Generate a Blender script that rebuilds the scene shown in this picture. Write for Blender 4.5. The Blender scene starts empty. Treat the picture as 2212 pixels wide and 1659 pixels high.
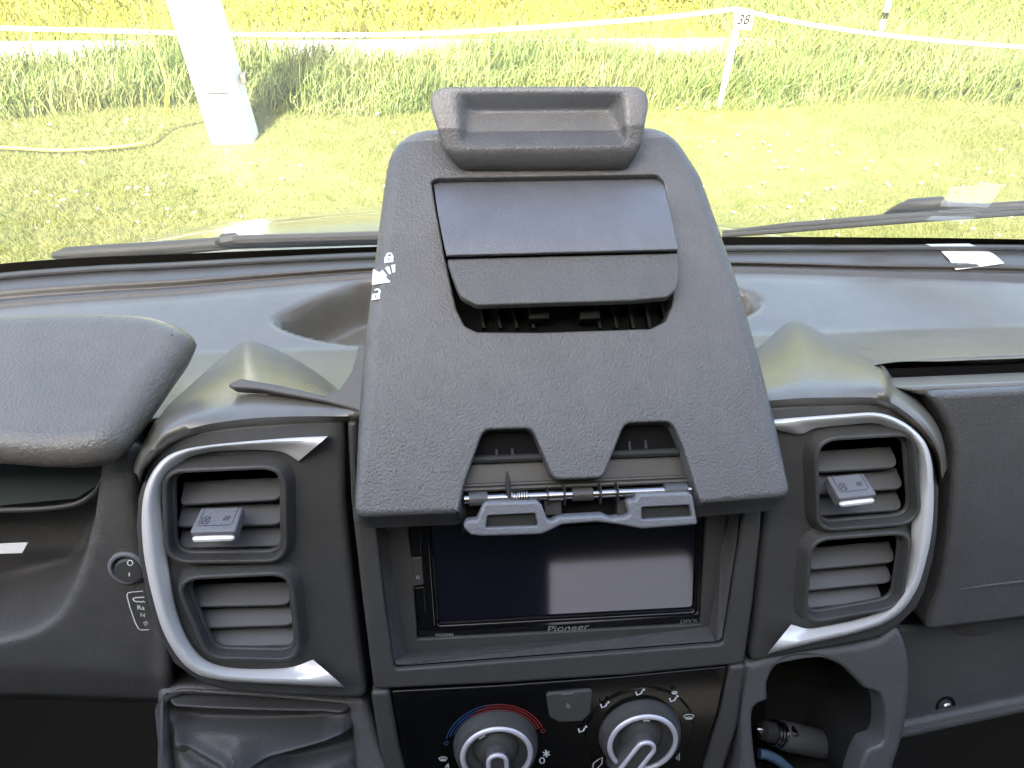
import bpy, bmesh, math, random
import numpy as np
from mathutils import Vector, Matrix
from mathutils.geometry import delaunay_2d_cdt
from mathutils.bvhtree import BVHTree

SC = bpy.context.scene
COL = SC.collection
random.seed(4); RNG = np.random.default_rng(4)

# ------------------------------------------------------------------ camera, world, sun, exposure
EYE = np.array([0.0, 0.0, 1.9])
F, CX, CY, WPX, HPX = 1597.0, 1106.0, 829.5, 2212.0, 1659.0
PITCH = math.atan(F / 1523.0); YAW = math.radians(6.6); ROLL = math.radians(2.4)
FWD = np.array([math.sin(YAW)*math.cos(PITCH), math.cos(YAW)*math.cos(PITCH), -math.sin(PITCH)])
_r0 = np.array([math.cos(YAW), -math.sin(YAW), 0.0]); _u0 = np.cross(_r0, FWD)
RIGHT = math.cos(ROLL)*_r0 + math.sin(ROLL)*_u0; UP = np.cross(RIGHT, FWD)
cd = bpy.data.cameras.new('camera'); cam = bpy.data.objects.new('camera', cd); COL.objects.link(cam)
cd.sensor_width = 36.0; cd.lens = 36.0*F/WPX; cd.clip_start = 0.02; cd.clip_end = 3000
M = Matrix.Identity(4)
for i in range(3):
    M[i][0] = RIGHT[i]; M[i][1] = UP[i]; M[i][2] = -FWD[i]; M[i][3] = EYE[i]
cam.matrix_world = M
SC.camera = cam

SUN_EL = math.radians(42); SUN_DIR = np.array([-0.40, -0.92, 0.0]); SUN_DIR /= np.linalg.norm(SUN_DIR)
SUN_DIR = np.array([SUN_DIR[0]*math.cos(SUN_EL), SUN_DIR[1]*math.cos(SUN_EL), math.sin(SUN_EL)])
w = bpy.data.worlds.new('World'); SC.world = w; w.use_nodes = True
nt = w.node_tree; sky = nt.nodes.new('ShaderNodeTexSky'); sky.sky_type = 'NISHITA'; sky.sun_disc = False
sky.sun_elevation = SUN_EL; sky.sun_rotation = math.atan2(SUN_DIR[0], SUN_DIR[1]); sky.air_density = 1.0; sky.dust_density = 6.0; sky.ozone_density = .4
bg = nt.nodes['Background']; bg.inputs[1].default_value = 0.15
nt.links.new(sky.outputs[0], bg.inputs[0])
sl = bpy.data.lights.new('sun', 'SUN'); sl.energy = 5.0; sl.angle = math.radians(0.5); sl.color = (1, .95, .86)
so = bpy.data.objects.new('sun', sl); COL.objects.link(so)
so.rotation_mode = 'QUATERNION'; so.rotation_quaternion = Vector(SUN_DIR).to_track_quat('Z', 'Y')
SC.view_settings.view_transform = 'Standard'; SC.view_settings.look = 'None'
SC.view_settings.exposure = 3.05; SC.view_settings.gamma = 1
SC.cycles.use_denoising = True
SC.cycles.max_bounces = 8; SC.cycles.diffuse_bounces = 4; SC.cycles.transparent_max_bounces = 12
SC.cycles.caustics_reflective = False

# ------------------------------------------------------------------ pixel -> place
def ray(x, y): return FWD + RIGHT*(x-CX)/F - UP*(y-CY)/F
def at_z(x, y, z): d = ray(x, y); return EYE + d*(z/d[2])               # z below the eye
def at_y(x, y, Y): d = ray(x, y); return EYE + d*(Y/d[1])
def at_d(x, y, dep): return EYE + ray(x, y)*dep
def proj(P):
    P = np.asarray(P, float) - EYE; z = P @ FWD; return CX + F*(P @ RIGHT)/z, CY - F*(P @ UP)/z
class Frame:
    """a flat working plane: origin, two axes in the plane and its normal"""
    def __init__(s, O, U, V):
        s.O = np.asarray(O, float); U = np.asarray(U, float); U = U/np.linalg.norm(U)
        N = np.cross(U, V); N = N/np.linalg.norm(N); s.U = U; s.N = N; s.V = np.cross(N, U)
    def px(s, x, y, h=0.0):
        d = ray(x, y); t = ((s.O + s.N*h - EYE) @ s.N)/(d @ s.N); return EYE + d*t
    def uv(s, x, y, h=0.0):
        q = s.px(x, y, h) - s.O; return (q @ s.U, q @ s.V)
    def at(s, u, v, h=0.0): return s.O + s.U*u + s.V*v + s.N*h
    def loop(s, pts, h=0.0): return [s.uv(p[0], p[1], h) for p in pts]
XA = np.array([1.0, 0, 0])
CON = Frame(at_d(1210, 1350, .444), XA, (0, .4579, .889))               # the face of the console
LA = math.radians(31)
LID = Frame(at_d(1210, 1112, .372), XA, (0, math.cos(LA), math.sin(LA)))

# ------------------------------------------------------------------ materials
def mat(name, color, rough=.5, metal=0.0, bump=0.0, scale=500.0, spec=.5, vary=0.0, coat=0.0, bump_dist=.0006, stretch=None, mott=0.0):
    m = bpy.data.materials.new(name); m.use_nodes = True; t = m.node_tree; b = t.nodes['Principled BSDF']
    b.inputs['Base Color'].default_value = (*color, 1); b.inputs['Roughness'].default_value = rough
    b.inputs['Metallic'].default_value = metal; b.inputs['Specular IOR Level'].default_value = spec
    if coat: b.inputs['Coat Weight'].default_value = coat; b.inputs['Coat Roughness'].default_value = .05
    tc = t.nodes.new('ShaderNodeTexCoord'); co = tc.outputs['Object']
    if stretch:
        mp = t.nodes.new('ShaderNodeMapping'); mp.inputs['Scale'].default_value = stretch; t.links.new(co, mp.inputs[0]); co = mp.outputs[0]
    if bump:
        n = t.nodes.new('ShaderNodeTexNoise'); n.inputs['Scale'].default_value = scale; n.inputs['Detail'].default_value = 2.0
        n.inputs['Roughness'].default_value = .6; t.links.new(co, n.inputs['Vector'])
        bp = t.nodes.new('ShaderNodeBump'); bp.inputs['Strength'].default_value = bump; bp.inputs['Distance'].default_value = bump_dist
        t.links.new(n.outputs[0], bp.inputs['Height']); t.links.new(bp.outputs[0], b.inputs['Normal'])
    if mott:
        n3 = t.nodes.new('ShaderNodeTexNoise'); n3.inputs['Scale'].default_value = 45; n3.inputs['Detail'].default_value = 10; n3.inputs['Roughness'].default_value = .78
        t.links.new(tc.outputs['Object'], n3.inputs['Vector'])
        cr = t.nodes.new('ShaderNodeMapRange'); cr.inputs['From Min'].default_value = .3; cr.inputs['From Max'].default_value = .7; cr.inputs['To Min'].default_value = 1-mott; cr.inputs['To Max'].default_value = 1+mott
        t.links.new(n3.outputs[0], cr.inputs[0])
        vm = t.nodes.new('ShaderNodeVectorMath'); vm.operation = 'SCALE'; vm.inputs[0].default_value = color
        t.links.new(cr.outputs[0], vm.inputs['Scale']); t.links.new(vm.outputs[0], b.inputs['Base Color'])
    if vary:
        n2 = t.nodes.new('ShaderNodeTexNoise'); n2.inputs['Scale'].default_value = 22; n2.inputs['Detail'].default_value = 6
        t.links.new(tc.outputs['Object'], n2.inputs['Vector'])
        r = t.nodes.new('ShaderNodeMapRange'); r.inputs['To Min'].default_value = rough - vary; r.inputs['To Max'].default_value = rough + vary
        t.links.new(n2.outputs[0], r.inputs[0]); t.links.new(r.outputs[0], b.inputs['Roughness'])
    return m
MT = {}
MT['grain'] = mat('grained_black_plastic', (.085, .085, .085), .38, bump=.85, scale=760, vary=.06, bump_dist=.0007, mott=.16)
MT['leaf'] = mat('sky_sheen_fine_grain', (.105, .110, .122), .33, bump=.8, scale=900, vary=.05, bump_dist=.0005, mott=.12)  # finer grain; sky gloss on the leaf is put into its paler, bluer colour
MT['grain_soft'] = mat('soft_touch_black_plastic', (.074, .073, .070), .5, bump=.8, scale=640, vary=.06, bump_dist=.0007, mott=.16)
MT['dash'] = mat('dash_top_plastic', (.112, .103, .085), .30, spec=.7, bump=.4, scale=800, vary=.06, bump_dist=.0004, mott=.14)  # paler, warmer than the face: some of the top's glare is in the colour
MT['hood'] = mat('hood_soft_plastic', (.098, .091, .077), .33, spec=.65, bump=.9, scale=640, vary=.05, bump_dist=.0007, mott=.14)
MT['satin'] = mat('satin_black_plastic', (.062, .062, .060), .42, bump=.3, scale=900, vary=.05, mott=.14, spec=.45)
MT['dull'] = mat('dull_dark_plastic', (.03, .03, .028), .6, bump=.15, scale=700, spec=.2)
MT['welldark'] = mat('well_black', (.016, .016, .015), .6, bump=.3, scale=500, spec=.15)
MT['pit'] = mat('duct_black', (.008, .008, .008), .8, spec=.05)
MT['strip'] = mat('windscreen_trim_plastic', (.075, .07, .062), .45, bump=.2, scale=900, mott=.12)
MT['slat'] = mat('vent_slat_plastic', (.098, .100, .102), .5, bump=.1, scale=1200)
MT['under'] = mat('brownish_moulded_plastic', (.046, .042, .032), .45, bump=.2, scale=900, mott=.2)
MT['chrome'] = mat('satin_silver', (.80, .80, .79), .36, .28, bump=.03, scale=1500)
MT['steel'] = mat('dull_steel', (.36, .34, .33), .24, 1.0)
MT['gloss'] = mat('piano_black', (.005, .005, .005), .07, spec=.5)
MT['screen'] = mat('screen_glass', (.007, .007, .015), .05, spec=.7)
MT['grey'] = mat('blue_grey_plastic', (.15, .155, .168), .5, bump=.5, scale=600, bump_dist=.001)
MT['white'] = mat('white_print', (.75, .76, .78), .5)
MT['dim'] = mat('dim_grey_print', (.25, .26, .27), .5)
MT['mark'] = mat('moulded_mark', (.02, .022, .03), .5)
MT['ring'] = mat('pale_ring', (.62, .60, .64), .3, .3)
MT['blue'] = mat('blue_print', (.020, .05, .15), .5)
MT['red'] = mat('red_print', (.20, .018, .018), .5)
MT['paper'] = mat('white_paper', (.82, .82, .80), .6, bump=.05, scale=300)
MT['leather'] = mat('black_leatherette', (.06, .058, .055), .55, bump=.6, scale=600, bump_dist=.0006)
MT['cabin_dark'] = mat('grey_partition', (.20, .19, .18), .9)
MT['carpet'] = mat('dark_carpet', (.015, .014, .012), .95, bump=.8, scale=400)
MT['cream'] = mat('cream_cabin_panel', (.50, .50, .49), .6, bump=.05, scale=200)
MT['seal'] = mat('black_rubber', (.012, .011, .008), .5, bump=.1, scale=600, spec=.15)
MT['cowl'] = mat('weathered_grey_trim', (.062, .06, .05), .5, bump=.25, scale=400)
MT['bonnet'] = mat('metallic_grey_paint', (.16, .17, .15), .22, .3, coat=.8)
MT['body'] = mat('white_body_paint', (.75, .75, .73), .3)
MT['post'] = mat('white_painted_post', (.82, .82, .80), .5, bump=.1, scale=120)
MT['pillar'] = mat('white_power_post', (.62, .62, .61), .45, bump=.08, scale=60)
MT['concrete'] = mat('pale_concrete', (.62, .60, .55), .9, bump=.6, scale=90, bump_dist=.004)
MT['cable'] = mat('yellow_cable', (.65, .50, .04), .5)
MT['bluegadget'] = mat('blue_plastic', (.07, .12, .18), .4)
MT['display'] = mat('dark_display_glass', (.055, .068, .064), .3)

def glass():
    m = bpy.data.materials.new('windscreen_glass'); m.use_nodes = True; t = m.node_tree
    t.nodes.remove(t.nodes['Principled BSDF']); out = t.nodes['Material Output']
    tr = t.nodes.new('ShaderNodeBsdfTransparent'); tr.inputs[0].default_value = (.95, .97, .95, 1)
    gl = t.nodes.new('ShaderNodeBsdfGlossy'); gl.inputs['Roughness'].default_value = .0
    fr = t.nodes.new('ShaderNodeFresnel'); fr.inputs['IOR'].default_value = 1.55
    mx = t.nodes.new('ShaderNodeMixShader')
    t.links.new(fr.outputs[0], mx.inputs[0]); t.links.new(tr.outputs[0], mx.inputs[1]); t.links.new(gl.outputs[0], mx.inputs[2])
    tc = t.nodes.new('ShaderNodeTexCoord'); n = t.nodes.new('ShaderNodeTexNoise'); n.inputs['Scale'].default_value = 7; n.inputs['Detail'].default_value = 8
    n.inputs['Roughness'].default_value = .7; t.links.new(tc.outputs['Object'], n.inputs['Vector'])
    r = t.nodes.new('ShaderNodeMapRange'); r.inputs['From Min'].default_value = .35; r.inputs['From Max'].default_value = .75; r.inputs['To Min'].default_value = .012; r.inputs['To Max'].default_value = .045
    t.links.new(n.outputs[0], r.inputs[0]); df = t.nodes.new('ShaderNodeBsdfTranslucent'); df.inputs[0].default_value = (.8, .8, .76, 1)  # smears, with the veiling haze mixed in as a pale translucent film
    m2 = t.nodes.new('ShaderNodeMixShader'); t.links.new(r.outputs[0], m2.inputs[0]); t.links.new(mx.outputs[0], m2.inputs[1]); t.links.new(df.outputs[0], m2.inputs[2])
    t.links.new(m2.outputs[0], out.inputs[0]); return m
MT['glass'] = glass()

def leafy(name, cols, scale, transl=.35, island=True):
    """grass: colour differs from blade to blade and in broad patches"""
    m = bpy.data.materials.new(name); m.use_nodes = True; t = m.node_tree; b = t.nodes['Principled BSDF']
    b.inputs['Roughness'].default_value = .55; b.inputs['Specular IOR Level'].default_value = .3
    geo = t.nodes.new('ShaderNodeNewGeometry'); n = t.nodes.new('ShaderNodeTexNoise'); n.inputs['Scale'].default_value = scale
    n.inputs['Detail'].default_value = 4; t.links.new(geo.outputs['Position'], n.inputs['Vector'])
    add = t.nodes.new('ShaderNodeMath'); add.operation = 'MULTIPLY_ADD'; add.inputs[1].default_value = .45; add.inputs[2].default_value = 0
    if island: t.links.new(geo.outputs['Random Per Island'], add.inputs[0])
    a2 = t.nodes.new('ShaderNodeMath'); a2.operation = 'MULTIPLY_ADD'; a2.inputs[1].default_value = .75
    t.links.new(n.outputs[0], a2.inputs[0]); t.links.new(add.outputs[0], a2.inputs[2])
    cr = t.nodes.new('ShaderNodeValToRGB'); e = cr.color_ramp.elements
    e[0].position = .25; e[0].color = (*cols[0], 1); e[1].position = .85; e[1].color = (*cols[-1], 1)
    for k, c in enumerate(cols[1:-1]):
        q = e.new(.25 + .6*(k+1)/(len(cols)-1)); q.color = (*c, 1)
    t.links.new(a2.outputs[0], cr.inputs[0]); t.links.new(cr.outputs[0], b.inputs['Base Color'])
    if transl:
        tl = t.nodes.new('ShaderNodeBsdfTranslucent'); t.links.new(cr.outputs[0], tl.inputs[0])
        mx = t.nodes.new('ShaderNodeMixShader'); mx.inputs[0].default_value = transl
        t.links.new(b.outputs[0], mx.inputs[1]); t.links.new(tl.outputs[0], mx.inputs[2]); t.links.new(mx.outputs[0], t.nodes['Material Output'].inputs[0])
    return m
MT['lawn'] = leafy('short_lawn_grass', [(.085, .115, .025), (.15, .17, .05), (.225, .215, .095)], 3.0)
MT['tall'] = leafy('tall_verge_grass', [(.075, .12, .035), (.14, .175, .05), (.22, .22, .09)], 2.2)
MT['weed'] = leafy('broad_weed_leaves', [(.12, .14, .02), (.21, .215, .035), (.28, .25, .07)], 2.0)
MT['soil'] = leafy('lawn_thatch', [(.046, .056, .016), (.088, .097, .03), (.135, .128, .054)], 9.0, 0, False)
MT['reflect_blue'] = mat('blue_reflection_slab', (.075, .085, .13), .9, bump=.5, scale=60, bump_dist=.004, mott=.3)  # bluish, to tint what the radio screen reflects
MT['petal'] = mat('white_petals', (.8, .8, .78), .6)

# ------------------------------------------------------------------ building helpers
def tag(o, label=None, cat=None, group=None, kind=None):
    for k, v in (('label', label), ('category', cat), ('group', group), ('kind', kind)):
        if v: o[k] = v
    return o
def empty(name, loc, label, cat, group=None):
    o = bpy.data.objects.new(name, None); o.location = loc; o.empty_display_size = .02; COL.objects.link(o)
    return tag(o, label, cat, group)
def link(name, me, m, parent=None):
    o = bpy.data.objects.new(name, me); COL.objects.link(o)
    if m is not None and len(me.materials) == 0:
        for q in (m if isinstance(m, (list, tuple)) else [m]): me.materials.append(MT[q])
    if parent is not None:
        o.parent = parent
        if parent.type == 'EMPTY': o.matrix_parent_inverse = Matrix.Translation(parent.location).inverted()
    return o
def mesh(name, V, Fs, m, parent=None, angle=35, bevel=0, seg=2, sub=0, wn=False, solid=0, fmat=None):
    me = bpy.data.meshes.new(name); me.from_pydata([tuple(map(float, v)) for v in V], [], [tuple(int(i) for i in f) for f in Fs]); me.validate()
    me.update()
    for p in me.polygons: p.use_smooth = True
    if fmat is not None and len(fmat) == len(me.polygons): me.polygons.foreach_set('material_index', fmat)
    if angle < 180 and not bevel: me.set_sharp_from_angle(angle=math.radians(angle))
    o = link(name, me, m, parent)
    if solid: q = o.modifiers.new('solid', 'SOLIDIFY'); q.thickness = solid; q.offset = -1
    if bevel:
        q = o.modifiers.new('bevel', 'BEVEL'); q.width = bevel; q.segments = seg; q.limit_method = 'ANGLE'; q.angle_limit = math.radians(28); q.harden_normals = True
    if sub: q = o.modifiers.new('sub', 'SUBSURF'); q.levels = sub; q.render_levels = sub
    if wn: q = o.modifiers.new('wn', 'WEIGHTED_NORMAL'); q.keep_sharp = True
    return o
def merge(parts):
    V, Fs = [], []
    for v, f in parts:
        b = len(V); V += list(v); Fs += [tuple(i+b for i in q) for q in f]
    return V, Fs
def fillet(pts, r, n=6):
    """round the corners of a polygon; r: one radius or one per corner"""
    P = [np.array(p[:2], float) for p in pts]; N = len(P); out = []
    for i in range(N):
        rr = r[i] if isinstance(r, (list, tuple)) else r
        a, b, c = P[i-1], P[i], P[(i+1) % N]; u = a-b; v = c-b; lu, lv = np.linalg.norm(u), np.linalg.norm(v)
        if rr <= 0 or lu < 1e-9 or lv < 1e-9: out.append(tuple(b)); continue
        u /= lu; v /= lv; ang = math.acos(max(-1, min(1, u @ v)))
        if ang > 3.05: out.append(tuple(b)); continue
        t = min(rr/math.tan(ang/2), lu*.48, lv*.48)
        p0, p1 = b+u*t, b+v*t
        for k in range(n+1):
            s = k/n; out.append(tuple((1-s)**2*p0 + 2*s*(1-s)*b + s*s*p1))
    return out
def spline(pts, n, closed=False):
    P = np.array([p for p in pts], float); N = len(P)
    if closed: Q = np.vstack([P[-1:], P, P[:2]]); segs = N
    else: Q = np.vstack([2*P[0]-P[1], P, 2*P[-1]-P[-2]]); segs = N-1
    out = []
    for i in range(segs):
        p0, p1, p2, p3 = Q[i], Q[i+1], Q[i+2], Q[i+3]
        for k in range(8):
            t = k/8; out.append(.5*((2*p1)+(-p0+p2)*t+(2*p0-5*p1+4*p2-p3)*t*t+(-p0+3*p1-3*p2+p3)*t**3))
    if not closed: out.append(P[-1])
    return resample(np.array(out), n, closed)
def resample(P, n, closed=False):
    P = np.asarray(P, float)
    if closed: P = np.vstack([P, P[:1]])
    L = np.r_[0, np.cumsum(np.linalg.norm(np.diff(P, axis=0), axis=1))]
    s = np.linspace(0, L[-1], n+1)[:-1] if closed else np.linspace(0, L[-1], n)
    return np.stack([np.interp(s, L, P[:, k]) for k in range(P.shape[1])], 1)
def densify(L, R, mx):
    o, ro = [], []
    for i in range(len(L)):
        a, b = np.array(L[i]), np.array(L[(i+1) % len(L)]); k = max(1, int(np.linalg.norm(b-a)/mx))
        for j in range(k): o.append(a+(b-a)*j/k); ro.append(R[i]+(R[(i+1) % len(L)]-R[i])*j/k)
    return np.array(o), np.array(ro)
def area(L): L = np.asarray(L); x, y = L[:, 0], L[:, 1]; return .5*np.sum(x*np.roll(y, -1)-np.roll(x, -1)*y)
def inside(p, L):
    x, y = p; c = False; n = len(L); j = n-1
    for i in range(n):
        xi, yi = L[i]; xj, yj = L[j]
        if (yi > y) != (yj > y) and x < (xj-xi)*(y-yi)/(yj-yi)+xi: c = not c
        j = i
    return c
def inset(L, d):
    a = np.roll(L, 1, 0); c = np.roll(L, -1, 0); e0 = L-a; e1 = c-L
    n0 = np.stack([-e0[:, 1], e0[:, 0]], 1); n1 = np.stack([-e1[:, 1], e1[:, 0]], 1)
    n0 /= np.linalg.norm(n0, axis=1)[:, None]+1e-12; n1 /= np.linalg.norm(n1, axis=1)[:, None]+1e-12
    n = n0+n1; q = np.einsum('ij,ij->i', n, n); n = 2*n/np.maximum(q, .5)[:, None]
    return L + n*np.asarray(d).reshape(-1, 1)
def fill(loops):
    pts, ed = [], []
    for L in loops:
        b = len(pts); pts += [Vector((p[0], p[1])) for p in L]; ed += [(b+i, b+(i+1) % len(L)) for i in range(len(L))]
    r = delaunay_2d_cdt(pts, ed, [], 0, 1e-7); vo, fo, orig = r[0], r[2], r[3]
    mp = {}
    for i, q in enumerate(orig):
        mp[i] = q[0] if q else min(range(len(pts)), key=lambda k: (pts[k]-vo[i]).length)
    out = []
    for f in fo:
        c = sum((vo[i] for i in f), Vector((0, 0)))/len(f)
        if inside(c, loops[0]) and not any(inside(c, H) for H in loops[1:]) and len({mp[i] for i in f}) == len(f): out.append(tuple(mp[i] for i in f))
    return out
def moulded(name, m, fr, outer, holes=(), r=.002, depth=.006, h=0.0, parent=None, hr=None, hdepth=None, K=4, dome=None, back=False, flare=None, mx=.006, build=True):
    """a moulded panel: outline and holes in the frame's own plane, rounded edges (one radius or one per point), a skirt going back"""
    loops = []
    for k, L in enumerate([outer]+list(holes)):
        L = [tuple(p[:2]) for p in L]; R = r if k == 0 else (hr if hr is not None else r)
        R = list(R) if isinstance(R, (list, tuple, np.ndarray)) else [R]*len(L)
        if (area(L) < 0) == (k == 0): L = L[::-1]; R = R[::-1]
        loops.append(densify(L, R, mx))
    V, Fs, inner = [], [], []; base_of = []; outb = []
    for k, (L, R) in enumerate(loops):
        n = len(L); dp = depth if k == 0 else (hdepth if hdepth is not None else depth)
        fl = (flare if flare is not None and k == 0 else 0.0)
        if callable(fl): fl = np.array([fl(p) for p in L])
        rings = [(inset(L, -np.ones(n)*fl), np.full(n, -dp))]
        for j in range(K+1):
            th = j/K*math.pi/2; rings.append((inset(L, R*(1-math.cos(th))), -R*(1-math.sin(th))))
        base = len(V); base_of.append(base); outb.append([tuple(p) for p in rings[0][0]])
        for P, H in rings:
            for p, hh in zip(P, H): V.append(fr.at(p[0], p[1], h + hh + (dome(p) if dome else 0)))
        for q in range(len(rings)-1):
            for i in range(n):
                a, b = base+q*n+i, base+q*n+(i+1) % n; Fs.append((a, b, b+n, a+n))
        inner.append((rings[-1][0], base+(len(rings)-1)*n))
    idx = np.concatenate([np.arange(b, b+len(P)) for P, b in inner]); nflat = len(Fs)
    for f in fill([[tuple(p) for p in P] for P, b in inner]): Fs.append(tuple(int(idx[i]) for i in f))
    if back:
        bi = np.concatenate([np.arange(b, b+len(L)) for b, L in zip(base_of, outb)])
        for f in fill(outb): Fs.append(tuple(int(bi[i]) for i in f[::-1]))
    if not build: return V, Fs
    o = mesh(name, V, Fs, m, parent, angle=50)
    if not dome:
        for p in o.data.polygons[nflat:]: p.use_smooth = False
    return o
def loft(rows, closed=False):
    R = np.array(rows, float); a, b = R.shape[:2]; V = R.reshape(-1, 3); Fs = []
    for i in range(a-1):
        for j in range(b if closed else b-1): Fs.append((i*b+j, i*b+(j+1) % b, (i+1)*b+(j+1) % b, (i+1)*b+j))
    return V, Fs
def tube(path, r, n=8, cap=True):
    P = np.asarray(path, float); rr = np.full(len(P), r) if np.isscalar(r) else np.asarray(r); rows = []; up = None
    for i in range(len(P)):
        t = P[min(i+1, len(P)-1)]-P[max(i-1, 0)]; t = t/(np.linalg.norm(t)+1e-12)
        if up is None: up = np.array([0, 0, 1.0]) if abs(t[2]) < .9 else XA
        s = np.cross(t, up); s /= np.linalg.norm(s)+1e-12; up = np.cross(s, t)
        rows.append([P[i]+rr[i]*(math.cos(a)*s+math.sin(a)*up) for a in np.linspace(0, 2*math.pi, n, endpoint=False)])
    V, Fs = loft(rows, True)
    if cap: Fs = Fs+[tuple(range(n))[::-1], tuple(range((len(P)-1)*n, len(P)*n))]
    return list(V), Fs
def box(c8):
    return list(c8), [(0, 1, 2, 3)[::-1], (4, 5, 6, 7), (0, 1, 5, 4), (1, 2, 6, 5), (2, 3, 7, 6), (3, 0, 4, 7)]
def slab(quad, vec):
    """a thick board: four corners and the vector through its thickness"""
    q = [np.asarray(p, float) for p in quad]; return box([p+np.asarray(vec) for p in q]+q)
def lathe(fr, u, v, prof, n=48, h0=0.0):
    rows = [[fr.at(u+r*math.cos(a), v+r*math.sin(a), h0+h) for a in np.linspace(0, 2*math.pi, n, endpoint=False)] for r, h in prof]
    V, Fs = loft(rows, True); return list(V), Fs
def stroke(fr, pts, wd, h=.0004, closed=False):
    """a flat printed line of width wd"""
    P = np.array(pts, float)
    if closed: a, c = np.roll(P, 1, 0), np.roll(P, -1, 0)
    else: a, c = np.vstack([P[:1], P[:-1]]), np.vstack([P[1:], P[-1:]])
    t = c-a; t /= np.linalg.norm(t, axis=1)[:, None]+1e-12; n = np.stack([-t[:, 1], t[:, 0]], 1)*wd/2
    V = [fr.at(*p, h) for p in P+n]+[fr.at(*p, h) for p in P-n]; N = len(P)
    return V, [(i, i+N, (i+1) % N+N, (i+1) % N) for i in range(N if closed else N-1)]
def pstroke(fr, pix, wd, h=.0004, closed=False, hh=0): return stroke(fr, fr.loop(pix, h), wd, h, closed)
def arc(cx, cy, r, a0, a1, n=16, ry=None):
    return [(cx+r*math.cos(math.radians(a)), cy+(ry or r)*math.sin(math.radians(a))) for a in np.linspace(a0, a1, n)]
def text(body, fr, x, y, size, m, parent, h=.0005, rot=0, shear=0.0, sx=1.0, name='lettering', bold=0.0):
    cu = bpy.data.curves.new(name, 'FONT'); cu.body = body; cu.size = size; cu.align_x = 'CENTER'; cu.align_y = 'CENTER'; cu.shear = shear; cu.offset = bold
    t = bpy.data.objects.new('tmp', cu); COL.objects.link(t); bpy.context.view_layer.update()
    me = bpy.data.meshes.new_from_object(t.evaluated_get(bpy.context.evaluated_depsgraph_get())); bpy.data.objects.remove(t); me.name = name
    c, s = math.cos(rot), math.sin(rot); u0, v0 = fr.uv(x, y, h)
    for v in me.vertices:
        p, q = v.co.x*sx, v.co.y; v.co = Vector(fr.at(u0+c*p-s*q, v0+s*p+c*q, h))
    me.materials.clear(); return link(name, me, m, parent)

# ================================================================== THE GROUND OUTSIDE
gx, gy = np.meshgrid(np.linspace(-14, 16, 121), np.linspace(-8, 60, 171))
gz = .012*np.sin(gx*2.3+gy)*np.cos(gy*1.7) ; gz[np.abs(gy) < 2] *= .3
V = np.stack([gx, gy, gz], 2)
ground = mesh('ground', *loft(V), 'soil'); tag(ground, kind='structure')
far = mesh('meadow', *slab([(-1500, 60, -.03), (1500, 60, -.03), (1500, 2500, -.03), (-1500, 2500, -.03)], (0, 0, -.05)), 'soil'); tag(far, kind='structure')
tag(mesh('reflection_slab', *slab([(-4, -14, .03), (6, -14, .03), (6, -2.9, .03), (-4, -2.9, .03)], (0, 0, -.06)), 'reflect_blue'), kind='structure')  # unseen slab added behind the van for the radio screen to reflect
PY0, PY1 = 4.58, 4.775
path = mesh('path', *loft([[(x, y, z+.02) for x in np.linspace(-14, 16, 60)] for y, z in ((PY0-.06, -.03), (PY0, .004), ((PY0+PY1)/2, .014), (PY1, .004), (PY1+.06, -.03))]), 'concrete'); tag(path, kind='structure')

def blades(name, x, y, z0, length, width, lean, m, nseg=2, dirs=None):
    """many separate blades of grass in one mesh"""
    n = len(x); az = RNG.uniform(0, 2*np.pi, n); ld = az if dirs is None else dirs
    wx, wy = np.cos(az)*width/2, np.sin(az)*width/2
    pts = []
    for k in range(nseg+1):
        s = k/nseg; off = lean*length*s**1.7; zz = z0+length*s*np.sqrt(np.maximum(.05, 1-(lean*s*.75)**2))
        cx, cy = x+off*np.cos(ld), y+off*np.sin(ld)
        if k < nseg:
            f = 1-.35*s; pts += [np.stack([cx-wx*f, cy-wy*f, zz], 1), np.stack([cx+wx*f, cy+wy*f, zz], 1)]
        else: pts.append(np.stack([cx, cy, zz], 1))
    A = np.stack(pts, 1); k = A.shape[1]; V = A.reshape(-1, 3); base = np.arange(n)*k; T = []
    for q in range(nseg-1): T += [np.stack([base+2*q, base+2*q+1, base+2*q+3], 1), np.stack([base+2*q, base+2*q+3, base+2*q+2], 1)]
    q = nseg-1; T.append(np.stack([base+2*q, base+2*q+1, base+2*q+2], 1)); T = np.concatenate(T)
    me = bpy.data.meshes.new(name); me.vertices.add(len(V)); me.vertices.foreach_set('co', V.astype(np.float32).ravel())
    me.loops.add(T.size); me.loops.foreach_set('vertex_index', T.astype(np.int32).ravel())
    me.polygons.add(len(T)); me.polygons.foreach_set('loop_start', np.arange(0, T.size, 3, dtype=np.int32))
    me.polygons.foreach_set('use_smooth', np.ones(len(T), bool)); me.update(calc_edges=True)
    return tag(link(name, me, m), kind='stuff')
def patchy(x, y, s=1.0):
    return .5+.5*np.sin(x*2.1*s+1.3*np.sin(y*1.7*s))*np.cos(y*2.6*s+1.1*np.sin(x*1.3*s))
# mown lawn
n = 190000; x = RNG.uniform(-3.4, 4.6, n); y = 1.9+2.15*RNG.uniform(0, 1, n)
keep = (x > -.75*y-.5) & (x < .85*y+.9); x, y = x[keep], y[keep]; p = patchy(x, y)
blades('lawn_grass', x, y, -.004, RNG.uniform(.018, .046, len(x))*(.7+.6*p), RNG.uniform(.002, .0042, len(x)), RNG.uniform(.2, 1.0, len(x)), 'lawn')
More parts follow.
